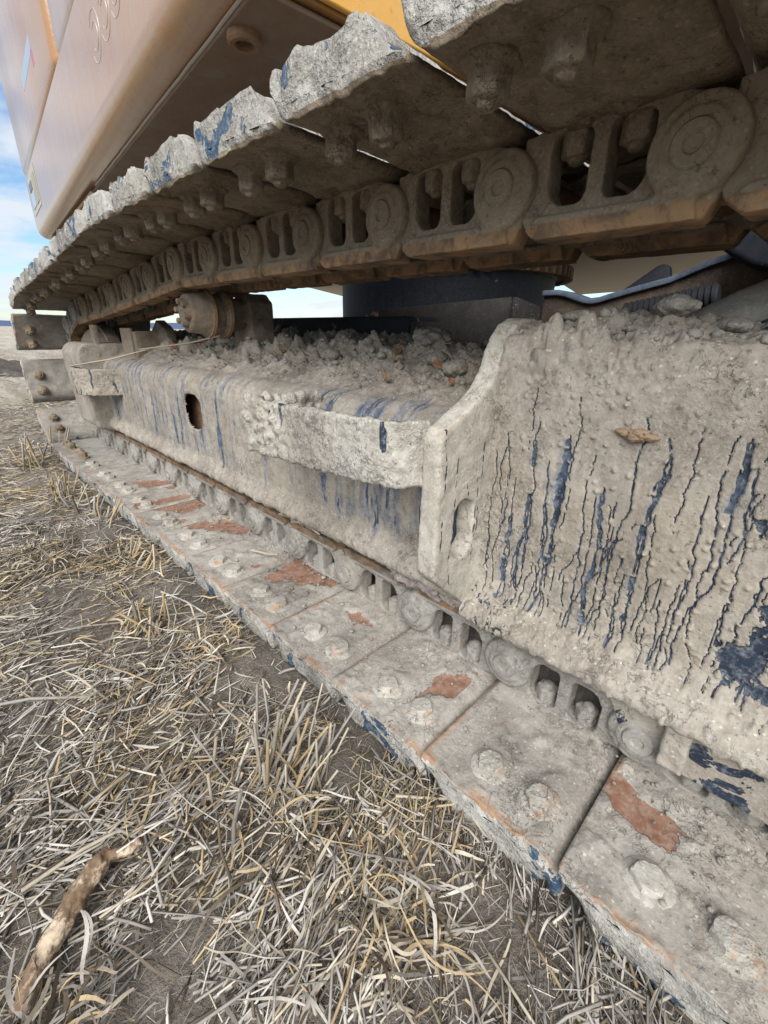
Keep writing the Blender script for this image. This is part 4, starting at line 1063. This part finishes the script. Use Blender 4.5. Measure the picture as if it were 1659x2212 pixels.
# far belly parts seen below the chain
b = MB(); b.prism([(1.87, 3.07), (3.39, 4.03), (3.6, 2.2), (1.9, 2.2)], 2, 0.352, 0.40)
obj('belly_pan', b.me('belly_pan', M_UNDERLIT, bevel=0.006), body)
b = MB()
b.add([(1.95, 1.22, 0.36), (2.25, -0.4, 0.42), (3.6, -0.4, 0.34), (3.35, 1.45, 0.262), (1.95, 1.22, 0.39), (2.25, -0.4, 0.45), (3.6, -0.4, 0.37), (3.35, 1.45, 0.292)], [(0, 1, 2, 3), (7, 6, 5, 4), (0, 4, 5, 1), (1, 5, 6, 2), (2, 6, 7, 3), (3, 7, 4, 0)])
obj('belly_pan', b.me('belly_pan', M_UNDERLIT, bevel=0.006), body)

# ================================================================ LOOSE THINGS ON THE FRAME
from mathutils.bvhtree import BVHTree
_bv = []
for o_ in bpy.data.objects:
    if o_.name.startswith('side_plate'):
        me_ = o_.data; co_ = np.empty(len(me_.vertices) * 3, np.float32); me_.vertices.foreach_get('co', co_)
        pv_ = np.empty(len(me_.loops), np.int32); me_.loops.foreach_get('vertex_index', pv_)
        _bv.append(BVHTree.FromPolygons(co_.reshape(-1, 3).tolist(), pv_.reshape(-1, 4).tolist()))
def drop(x, y, z):
    hs = [h[0].z for h in (b_.ray_cast(Vector((x, y, 0.3)), Vector((0, 0, -1))) for b_ in _bv) if h[0] is not None]
    return max(hs) if hs else z
def flake(name, x, y, z, L, W, rz, tilt, mat, label, seed):
    z = drop(x, y, z) + 0.004 + abs(math.sin(tilt)) * W * 0.35
    rng = np.random.default_rng(seed); n = 11
    a = np.sort(rng.uniform(0, 2 * math.pi, n)); r = rng.uniform(0.7, 1.0, n)
    top = [(L / 2 * math.cos(t) * q, W / 2 * math.sin(t) * q) for t, q in zip(a, r)]
    V = []; 
    for dz in (0.0, 0.0022):
        for p in top: V.append((p[0], p[1], dz + 6.0 * (p[0] ** 2) * 0.6 + 0.0015 * rng.normal()))
    V += [(0, 0, 0), (0, 0, 0.0022)]
    F = [(2 * n, (i + 1) % n, i) for i in range(n)] + [(2 * n + 1, n + i, n + (i + 1) % n) for i in range(n)] + [(i, (i + 1) % n, n + (i + 1) % n, n + i) for i in range(n)]
    me = mesh(name, V, F=F, mat=mat, smooth=False)
    M = Matrix.Translation((x, y, z + 0.25 * L)) @ Matrix.Rotation(R(16 + 26 * abs(math.sin(seed * 1.7))), 4, Vector((0.61, -0.79, 0))) @ Matrix.Rotation(rz, 4, 'Z') @ Matrix.Rotation(tilt * 0.4, 4, 'X')
    return obj(name, me, None, M, label=label, cat='rust flake', group='rust flakes lying on the mud of the track frame')
FL = [
    (0.690, 0.545, -0.070, 0.042, 0.022, 0.9, 0.35, M_FLAKE, 'biggest orange-red rust flake on the mud heap, nearest the pale gusset'),
    (0.630, 0.622, -0.108, 0.040, 0.016, 1.3, -0.2, M_FLAKE2, 'curled brown flake at the edge of the mud heap, above the middle of the step'),
    (0.745, 0.70, -0.048, 0.034, 0.018, 0.5, 0.5, M_FLAKE2, 'brown flake standing in the mud behind the biggest orange-red flake'),
    (0.700, 0.665, -0.062, 0.030, 0.020, 2.2, 0.4, M_FLAKE2, 'dark grey-brown flake lying just left of the biggest orange-red flake'),
    (0.82, 0.76, -0.025, 0.018, 0.012, 1.0, 0.9, M_FLAKE, 'small bright orange flake upright in the mud, left of the biggest flake'),
    (0.72, 1.12, -0.062, 0.055, 0.020, 1.2, 0.4, M_FLAKE2, 'long tan flake lying on the mud right of the roller post'),
    (0.665, 1.07, -0.090, 0.040, 0.014, 1.5, 0.2, M_FLAKE2, 'thin dark flake on the mud below the long tan flake'),
    (0.655, 1.72, -0.095, 0.085, 0.022, 1.35, 0.3, M_FLAKE, 'reddish flake on the frame edge right of the far step'),
    (0.70, 1.58, -0.070, 0.045, 0.030, 0.7, 0.7, M_FLAKE2, 'tilted brown flake in the mud below the carrier roller'),
    (0.79, 0.60, -0.028, 0.026, 0.016, 2.4, 0.3, M_FLAKE2, 'small brown flake at the foot of the dark cover plate'),
    (0.86, 1.00, -0.020, 0.040, 0.016, 1.5, 0.2, M_FLAKE, 'rust-red sliver along the back of the mud heap by the dark car body'),
    (0.655, 0.485, -0.095, 0.016, 0.014, 0.2, 0.3, M_FLAKE, 'smallest orange flake tucked against the pale gusset'),
]
for k, f in enumerate(FL): flake('rust_flake', *f, 100 + k)
def clod(x, y, z, s, seed, label):
    z = drop(x, y, z) + s[2] * 0.15
    me = lump('mud_clod', (x, y, z), s, seed, M_HEAP, amp=min(s) * 0.35, sc=45)
    obj('mud_clod', me, None, Matrix.Translation((x, y, z)) @ Matrix.Rotation(seed, 4, 'Z'), label=label, cat='mud clod', group='clods of dried mud on the track frame')
clod(0.88, 1.02, -0.005, (0.036, 0.042, 0.026), 1, 'rounded grey clod standing highest on the heap before the navy car body')
clod(0.84, 0.68, 0.000, (0.045, 0.060, 0.022), 2, 'broad smooth grey clod on the heap below the dark cover plate')
clod(0.715, 0.90, -0.055, (0.026, 0.030, 0.018), 3, 'grey clod in the middle of the heap, left of the flakes')
clod(0.70, 0.51, -0.055, (0.024, 0.022, 0.016), 4, 'grey clod beside the biggest rust flake, against the gusset')
clod(0.76, 0.60, -0.030, (0.022, 0.026, 0.016), 5, 'pale flat clod just behind the biggest rust flake')
clod(0.63, 0.155, 0.010, (0.020, 0.024, 0.012), 6, 'tallest clod on the near mud heap, right of the gusset')
clod(0.63, 0.265, 0.010, (0.019, 0.020, 0.009), 7, 'pitted clod on the near mud heap close to the gusset top')
clod(0.63, 0.095, 0.000, (0.016, 0.022, 0.008), 8, 'low clod at the right end of the near mud heap, before the slanted pipe')

def crumbs():
    rng = np.random.default_rng(55); base = []
    for k in range(6):
        bm = bmesh.new(); bmesh.ops.create_icosphere(bm, subdivisions=2, radius=1)
        co = np.array([v.co[:] for v in bm.verts]); F = np.array([[v.index for v in f.verts] for f in bm.faces]); bm.free()
        f1, c1 = worley(co + k * 7.1, 1.7, k)
        base.append(co * (0.72 + 0.45 * fbm(co + k * 3.3, 1.6, 3, k) - 0.35 * (f1 - 0.5))[:, None] * np.array([1, rng.uniform(0.75, 1), rng.uniform(0.5, 0.8)]))
    Vs, Fs, off = [], [], 0
    def put_at(x, y, z, r):
        nonlocal off
        b = base[rng.integers(6)]; a = rng.uniform(0, 6.3, 3)
        Rm = np.array((Matrix.Rotation(a[0], 3, 'Z') @ Matrix.Rotation(rng.normal(0, 0.5), 3, 'X')))
        Vs.append(b @ Rm.T * r + np.array([x, y, z + r * 0.25])); Fs.append(F + off); off += len(b)
    for _ in range(900):
        x = rng.uniform(0.59, 0.95); y = 0.37 + rng.random() ** 1.6 * 1.5; r = rng.choice([0.003, 0.004, 0.006, 0.009, 0.013], p=[.32, .3, .2, .13, .05])
        if rng.random() < (0.65 - x) * 14: continue
        put_at(x, y, drop(x, y, -0.05), r)
    for _ in range(330):
        x = rng.uniform(0.575, 0.80); y = rng.uniform(0.02, 0.325); put_at(x, y, drop(x, y, 0) - 0.002, rng.choice([0.002, 0.004, 0.006, 0.009], p=[.35, .35, .22, .08]))
    for _ in range(260):       # grains lying on the bottom shoes, most along the chain
        x = 0.552 - rng.random() ** 2.2 * 0.17; y = rng.uniform(-0.1, 1.4); put_at(x, y, -0.5385, rng.choice([0.0015, 0.0025, 0.004, 0.006], p=[.4, .35, .2, .05]))
    obj('mud_crumbs', mesh('mud_crumbs', np.concatenate(Vs), tris=np.concatenate(Fs), mat=M_HEAP), kind='stuff', label='crumbs of dry grey mud scattered on the track frame and shoes', cat='mud crumbs')
crumbs()

me_ = lump('mud_clod', (0.552, 0.155, -0.165), (0.008, 0.019, 0.008), 9, M_FLAKE2, amp=0.006, sc=90)
obj('mud_clod', me_, None, Matrix.Translation((0.553, 0.1458, -0.1034)), label='brown wad of dirt stuck on the streaked side plate among the dark lines', cat='mud clod', group='clods of dried mud on the track frame')

# ================================================================ STRAW
GOLD, PALE, GREY, BROWN, WHITE = np.array((0.43, 0.32, 0.175)), np.array((0.48, 0.41, 0.305)), np.array((0.32, 0.29, 0.25)), np.array((0.125, 0.094, 0.064)), np.array((0.53, 0.485, 0.42))
def straw_cols(n, gold, rng):
    """gold: 0..1 per piece"""
    r = rng.random(n); c = np.empty((n, 3))
    g = gold > rng.random(n)
    c[:] = np.where((r < 0.42)[:, None], GREY, np.where((r < 0.72)[:, None], WHITE, np.where((r < 0.88)[:, None], PALE, BROWN)))
    c[g] = np.where((r[g] < 0.5)[:, None], GOLD, np.where((r[g] < 0.85)[:, None], PALE, BROWN))
    return np.clip(c * rng.uniform(0.7, 1.15, (n, 1)), 0, 0.8)
def ribbons(P, az, el, L, W, curl, lift, rng, seg=4):
    """flat bent leaves"""
    n = len(P); s = np.linspace(0, 1, seg + 1)[None, :]
    a = az[:, None] + curl[:, None] * (s - 0.5) + (rng.normal(0, 0.35, (n, 1))) * np.sin(s * 6 + rng.uniform(0, 6, (n, 1))) * 0.6
    e = el[:, None] + lift[:, None] * np.sin(s * math.pi * 2 + rng.uniform(0, 6, (n, 1)))
    st = L[:, None] / seg
    dx = np.cos(a) * np.cos(e) * st; dy = np.sin(a) * np.cos(e) * st; dz = np.sin(e) * st
    C = np.stack([np.cumsum(dx, 1) - dx, np.cumsum(dy, 1) - dy, np.cumsum(dz, 1) - dz], -1); C -= C.mean(1, keepdims=True); C += P[:, None, :]
    tw = rng.uniform(0, math.pi, (n, 1)) + rng.normal(0, 1.2, (n, 1)) * s
    wv = np.stack([-np.sin(a) * np.cos(tw), np.cos(a) * np.cos(tw), np.sin(tw)], -1) * (W[:, None] * (0.35 + 0.65 * np.sin(np.clip(s * 0.9 + 0.1, 0, 1) * math.pi)) / 2)[..., None]
    V = np.stack([C - wv, C + wv], 2).reshape(-1, 3); m = 2 * (seg + 1)
    base = (np.arange(n) * m)[:, None, None]; k = (np.arange(seg) * 2)[None, :, None]
    q = (base + k + np.array([0, 1, 3, 2])[None, None, :]).reshape(-1, 4)
    return V, q, m
def tubes(P, az, el, L, W, bend, rng, seg=2, sides=4):
    n = len(P); s = np.linspace(-0.5, 0.5, seg + 1)[None, :]
    d = np.stack([np.cos(az) * np.cos(el), np.sin(az) * np.cos(el), np.sin(el)], -1)
    u = np.stack([-np.sin(az), np.cos(az), 0 * az], -1); v = np.cross(d, u)
    C = P[:, None, :] + d[:, None, :] * (s * L[:, None])[..., None] + u[:, None, :] * (bend[:, None] * (s * s - 0.12) * L[:, None])[..., None]
    ang = np.arange(sides) * 2 * math.pi / sides
    flat_ = rng.uniform(0.45, 1.0, (n, 1, 1, 1))
    off = (u[:, None, None, :] * np.cos(ang)[None, None, :, None] + v[:, None, None, :] * np.sin(ang)[None, None, :, None] * flat_) * (W[:, None, None, None] / 2)
    V = (C[:, :, None, :] + off).reshape(-1, 3); m = (seg + 1) * sides
    base = (np.arange(n) * m)[:, None, None, None]; k = (np.arange(seg) * sides)[None, :, None, None]; j = np.arange(sides)[None, None, :, None]; j2 = (j + 1) % sides
    q = np.concatenate([base + k + j, base + k + j2, base + k + sides + j2, base + k + sides + j], -1).reshape(-1, 4)
    e0 = (np.arange(n) * m)[:, None] + np.arange(sides)[None, ::-1]; e1 = (np.arange(n) * m)[:, None] + seg * sides + np.arange(sides)[None, :]
    if sides == 4: q = np.concatenate([q, e0, e1])
    return V, q, m
CLUMPS = [(0.196, 0.402), (0.188, 0.864), (0.235, 1.941), (0.285, 2.50), (0.215, 2.42), (0.255, 1.30), (0.12, 0.60), (0.10, 3.1), (0.30, 3.0)]
def litter():
    rng = np.random.default_rng(21)
    Vs, Qs, Cs, off = [], [], [], 0
    def addp(V, q, m, cols):
        nonlocal off
        Vs.append(V); Qs.append(q + off); Cs.append(np.repeat(cols, m, 0)); off += len(V)
    def sample(n, r0, r1, pw):
        """points on the strip of field left of the track, denser near the camera"""
        out = []
        while sum(len(o) for o in out) < n:
            k = n * 3
            u = rng.random(k); r = (r0 ** pw + u * (r1 ** pw - r0 ** pw)) ** (1 / pw)
            th = rng.uniform(R(-75), R(140), k) if r0 != 0.25 else rng.uniform(R(120), R(300), k)        # angle from +X
            x = 0.15 + r * np.cos(th); y = 0.15 + r * np.sin(th)
            ok = (x < 0.335 + 0.05 * rng.random(k)) & ((x > -1.2 - 0.5 * y) | (r0 == 0.25)) | (y > 3.1 + rng.random(k) * 0.2) & (x < 3.5)
            ok &= (y > -0.7) | (r0 == 0.25)
            out.append(np.stack([x, y], -1)[ok])
        return np.concatenate(out)[:n]
    def dens(xy):
        P = np.stack([xy[:, 0], xy[:, 1], xy[:, 0] * 0], -1)
        return fbm(P, 3.2, 3, 81) * 0.65 + fbm(P, 11, 2, 83) * 0.35
    for (n, r0, r1, pw, kind) in ((9000, 0.25, 2.6, 1.4, 's'), (6000, 0.25, 2.6, 1.4, 'l'), (9000, 0.25, 2.6, 1.4, 'f'), (14000, 0.0, 1.6, 1.5, 's'), (60000, 0.0, 1.8, 1.5, 'f'), (7500, 0.0, 1.6, 1.5, 'l'), (19000, 1.2, 4.5, 1.6, 's'), (16000, 1.2, 4.5, 1.6, 'l'), (20000, 1.4, 4.5, 1.4, 'f'), (22000, 4.0, 16, 1.2, 'l'), (12000, 4.0, 16, 1.2, 's')):
        xy = sample(n, r0, r1, pw); D = dens(xy)
        th_ = 0.0 if kind == 'f' else 0.02
        keep = rng.random(n) < sstep(0.34, 0.58, D) * 0.90 + (0.30 if kind == 'f' else 0.09)
        # bare soil pockets
        for (bx, by, br) in ((0.13, 0.38, 0.07), (0.17, 0.17, 0.08), (0.25, 0.36, 0.05), (0.03, 0.33, 0.05)):
            keep &= ~((np.hypot(xy[:, 0] - bx, xy[:, 1] - by) < br * rng.uniform(0.5, 1.2, n)) & (rng.random(n) < 0.72))
        xy = xy[keep]; D = D[keep]; n = len(xy)
        dc = np.min([np.hypot(xy[:, 0] - c[0], (xy[:, 1] - c[1])) for c in CLUMPS], 0)
        P3 = np.stack([xy[:, 0], xy[:, 1], xy[:, 0] * 0], -1)
        gold = np.clip(0.05 + 0.36 * np.exp(-(dc / 0.12) ** 2) + 0.5 * sstep(0.54, 0.68, fbm(P3, 3.5, 3, 88)), 0, 0.8)
        far = np.hypot(xy[:, 0], xy[:, 1])
        stack = rng.random(n) ** 1.8 * (0.006 + 0.030 * sstep(0.45, 0.65, D) + 0.02 * np.exp(-(dc / 0.12) ** 2)) * (1 + 0.25 * np.clip(far - 1, 0, 4))
        z = ground_h(xy[:, 0], xy[:, 1]) + 0.002 + stack
        P = np.stack([xy[:, 0], xy[:, 1], z], -1)
        main = 0.35 + 0.9 * (fbm(P3, 2.0, 2, 90) - 0.5) * 3
        az = np.where(rng.random(n) < 0.45, main + rng.normal(0, 0.35, n), rng.uniform(0, 2 * math.pi, n))
        el = rng.normal(0, 0.13, n)
        if kind == 's':
            L = np.clip(rng.lognormal(math.log(0.045), 0.6, n), 0.010, 0.19); W = rng.uniform(0.0010, 0.0037, n) * np.where(far > 2, 1.25, 1)
            V, q, m = tubes(P, az, el, L, W, rng.normal(0, 0.25, n), rng, 2, 4)
        elif kind == 'f':      # fine chaff
            L = rng.uniform(0.004, 0.026, n); W = rng.uniform(0.0006, 0.0020, n) * np.where(far > 1.8, 1.8, 1)
            P[:, 2] -= stack * 0.7
            V, q, m = ribbons(P, az, el, L, W, rng.normal(0, 0.5, n), rng.normal(0, .2, n), rng, 1)
        else:
            L = np.clip(rng.lognormal(math.log(0.052), 0.5, n), 0.015, 0.18); W = rng.uniform(0.0012, 0.0044, n) * np.where(far > 4, 1.6, 1)
            V, q, m = ribbons(P, az, el, L, W, rng.normal(0, 0.75, n), rng.normal(0, .30, n), rng, 8 if far.max() < 2.5 else (5 if far.max() < 5 else 3))
        V[:, 2] = np.maximum(V[:, 2], GZ - 0.02)
        addp(V, q, m, straw_cols(n, gold, rng))
    V = np.concatenate(Vs); q = np.concatenate(Qs); c = np.concatenate(Cs)
    obj('straw_litter', mesh('straw_litter', V, quads=q, mat=M_STRAW, smooth=True, cols=c), kind='stuff', label='chopped straw and dry leaves strewn over the harvested field', cat='straw')
litter()

# individual stalks, clumps
def stalk_mesh(name, pts, r, col, sides=7):
    q = MB(); q.tube(pts, r, sides); m = q.me(name, M_STRAW, auto=60)
    at = m.attributes.new('tint', 'FLOAT_COLOR', 'POINT')
    n = len(m.vertices); co = np.empty(n * 3, np.float32); m.vertices.foreach_get('co', co); co = co.reshape(-1, 3)
    zr = (co[:, 2] - co[:, 2].min()) / (np.ptp(co[:, 2]) + 1e-6); v = (0.45 + 0.8 * fbm(co, 45, 3, 4)) * (0.75 + 0.35 * fbm(co, 260, 2, 5)) * (1.0 if co[:, 2].max() - co[:, 2].min() < 0.05 else 0.72 + 0.4 * zr); c = np.ones((n, 4), np.float32); c[:, :3] = np.array(col)[None] * v[:, None]; at.data.foreach_set('color', c.ravel())
    return m
def leaf_mesh(name, n, c, spread, rng, gold=0.8):
    P = np.stack([c[0] + rng.normal(0, spread, n), c[1] + rng.normal(0, spread, n), c[2] + np.abs(rng.normal(0.012, 0.012, n))], -1)
    V, q, m = ribbons(P, rng.uniform(0, 6.3, n), rng.normal(0, 0.3, n), rng.uniform(0.03, 0.12, n), rng.uniform(0.0016, 0.0046, n), rng.normal(0, 1.1, n), rng.normal(0, 0.5, n), rng, 10)
    V[:, 2] = np.maximum(V[:, 2], GZ + 0.001)
    return mesh(name, V, quads=q, mat=M_STRAW, smooth=True, cols=np.repeat(straw_cols(n, np.full(n, gold), rng), m, 0))
def clump(c, n, spread, h, lean, label, seed, nleaf=30, rad=0.0024, gold=0.6):
    rng = np.random.default_rng(seed); z0 = float(ground_h(c[0], c[1])) - 0.008
    t = empty('stubble_clump', (c[0], c[1], z0)); tag(t, label, 'stubble', 'clumps of cut straw stubble beside the track')
    for k in range(n):
        b = np.array([c[0] + rng.normal(0, spread[0]), c[1] + rng.normal(0, spread[1]), z0])
        hh = h * rng.uniform(0.28, 1.08); a = np.array([lean[0] + rng.normal(0, 0.30), lean[1] + rng.normal(0, 0.30), 1.0]); a /= np.linalg.norm(a)
        bd = rng.normal(0, 0.055, 3) * hh
        pts = [b, b + a * hh * 0.5 + bd, b + a * hh]
        col = GOLD * 1.05 if rng.random() < gold * 0.6 else (PALE if rng.random() < 0.55 else GREY)
        r = rad * rng.uniform(0.5, 1.25)
        obj('stalk', stalk_mesh('stalk', pts, [r * 1.15, r, r * 0.95], np.array(col) * rng.uniform(0.8, 1.15)), t)
    if nleaf: obj('dry_leaf', leaf_mesh('dry_leaf', nleaf, (c[0], c[1], z0 + 0.01), max(spread) * 1.5, rng, gold), t, kind='stuff')
clump((0.195, 0.425), 40, (0.030, 0.034), 0.140, (0.40, 0.04), 'tall stubble clump leaning right, closest to the camera, beside the nearest shoes', 1, 70, 0.0025, 0.35)
clump((0.222, 0.345), 16, (0.018, 0.016), 0.095, (0.95, 0.25), 'flattened fan of stalks lying toward the track in front of the tall leaning clump', 12, 24, 0.0024, 0.3)
clump((0.192, 0.870), 24, (0.024, 0.036), 0.095, (0.10, 0.05), 'dense upright stubble clump of brown stalks in the middle of the straw', 2, 60, 0.0030, 0.8)
clump((0.235, 1.93), 26, (0.03, 0.07), 0.125, (0.12, 0.0), 'even row of pale stubble near the far third of the track', 3, 40, 0.0033, 0.7)
clump((0.225, 2.45), 18, (0.035, 0.06), 0.15, (-0.08, 0.0), 'upright stubble clump near the far end of the track', 4, 40, 0.0036, 0.7)
clump((0.305, 1.62), 12, (0.015, 0.06), 0.11, (0.55, 0.1), 'sparse stubble stalks leaning against the shoe ends behind the even row', 5, 25, 0.003, 0.5)
clump((0.36, 2.62), 9, (0.015, 0.04), 0.17, (0.6, 0.1), 'few thin pale stalks crossing the track foot at the far end', 6, 14, 0.003, 0.4)
clump((0.270, 1.20), 14, (0.018, 0.05), 0.085, (0.45, -0.1), 'low stubble clump leaning to the shoes beyond the brown clump', 7, 34, 0.0028, 0.5)
# leafy pile
def leaf_pile(c, n, sp, label, seed, gold):
    rng = np.random.default_rng(seed); z = float(ground_h(c[0], c[1]))
    o = obj('leaf_pile', leaf_mesh('leaf_pile', n, (c[0], c[1], z), sp, rng, gold), label=label, cat='dry leaves', group='piles of dry crop leaves')
leaf_pile((0.222, 0.155), 150, 0.030, 'pile of curled yellow and white dry leaves at the bottom edge, under the nearest shoe', 31, 0.55)
leaf_pile((-0.07, 0.335), 90, 0.030, 'loose pile of dry leaves around the foot of the broken branch', 32, 0.4)
leaf_pile((0.27, 0.72), 120, 0.030, 'golden dry leaf pile against the shoe ends beside the brown stubble clump', 33, 0.85)
# single big stalks lying about
rng = np.random.default_rng(77)
ST = [((-0.09, 0.86), (0.060, 0.745), 0.0055, GREY, 'long flattened grey stalk lying from the left edge toward the brown stubble clump'),
      ((-0.03, 0.60), (0.045, 0.44), 0.0042, GREY, 'thick grey stalk slanting down to the tip of the broken branch'),
      ((0.095, 0.53), (0.085, 0.40), 0.0034, PALE, 'straight pale stalk lying alone on bare soil above the branch fork'),
      ((0.100, 0.335), (0.105, 0.225), 0.0034, BROWN * 1.3, 'dark brown stalk standing up from the soil in the bottom middle'),
      ((0.205, 0.275), (0.285, 0.30), 0.0042, PALE, 'short pale stalk lying crosswise below the fan of stubble'),
      ((0.30, 0.265), (0.36, 0.215), 0.0042, PALE, 'cut stalk end sticking out beneath the nearest shoe'),
      ((0.20, 0.215), (0.225, 0.24), 0.0062, WHITE, 'short wide white straw piece on the soil near the second nearest shoe'),
      ((0.145, 0.62), (0.21, 0.555), 0.0034, GREY, 'grey stalk lying left of the tall leaning clump'),
      ((-0.06, 0.52), (0.06, 0.55), 0.0040, WHITE, 'white stalk lying across the left edge below the long grey stalk'),
      ((-0.07, 0.48), (0.05, 0.475), 0.0046, PALE, 'broad pale stalk in the bundle at the left edge above the branch'),
      ((0.26, 0.98), (0.30, 0.83), 0.0044, WHITE, 'white leaf-like stalk lying against the rusty edged shoe'),
      ((0.03, 1.00), (0.16, 0.93), 0.0040, GREY, 'grey stalk lying behind the brown stubble clump')]
for (a, c, r, col, label) in ST:
    za = float(ground_h(*a)) + 0.014; zc = float(ground_h(*c)) + 0.012
    if 'standing up' in label: zc = za + 0.075; c = (a[0] + 0.004, a[1] + 0.02)
    m = ((a[0] + c[0]) / 2 + rng.normal(0, .004), (a[1] + c[1]) / 2 + rng.normal(0, .004), (za + zc) / 2 + rng.normal(0.003, .003))
    obj('straw_stalk', stalk_mesh('straw_stalk', [(a[0], a[1], za), m, (c[0], c[1], zc)], [r * 0.55, r * 0.5, r * 0.45], np.array(col) * 1.05), label=label, cat='straw stalk', group='single straw stalks lying on the field')

# broken branch
def branch():
    z = GZ + 0.022
    main = [(-0.088, 0.372, z - 0.012), (-0.070, 0.392, z - 0.004), (-0.045, 0.412, z + 0.004), (-0.020, 0.430, z + 0.010), (0.000, 0.440, z + 0.014), (0.010, 0.446, z + 0.016)]
    b = MB(); b.tube(main, [0.0095, 0.0105, 0.0115, 0.0112, 0.0115, 0.007], 20)
    fork = [(0.000, 0.440, z + 0.014), (0.012, 0.437, z + 0.017), (0.026, 0.428, z + 0.019), (0.040, 0.424, z + 0.024)]
    b.tube(fork, [0.0075, 0.006, 0.0058, 0.0052], 14)
    me = b.me('broken_branch', M_WOOD, remesh=0.0016, noise=lambda co, no: (fbm(co * np.array([1.0, 0.55, 1.0]), 150, 4, 5, 0.65) - 0.5) * 0.0065 + (fbm(co * np.array([1, 1, 1]), 40, 2, 6) - 0.5) * 0.004)
    obj('broken_branch', me, label='short thick broken branch with a pale forked end lying on the straw at lower left', cat='branch')
branch()
# straws caught on the machine
b = None
for k, (p, label) in enumerate((([(0.425, 2.20, -0.145), (0.52, 2.00, -0.112), (0.66, 1.80, -0.055)], 'long thin straw lying from the far step across the mud heap'),
                                ([(0.56, 1.78, -0.07), (0.66, 1.60, -0.045), (0.75, 1.50, -0.015)], 'pale straw on the mud below the carrier roller'),
                                ([(0.485, 0.96, -0.53), (0.50, 0.90, -0.524), (0.512, 0.875, -0.52)], 'short white straw lying on the fifth shoe between bolts and chain'))):
    obj('straw_stalk', stalk_mesh('straw_stalk', p, [0.003, 0.0028, 0.0022], PALE), label=label, cat='straw stalk', group='straws caught on the machine')
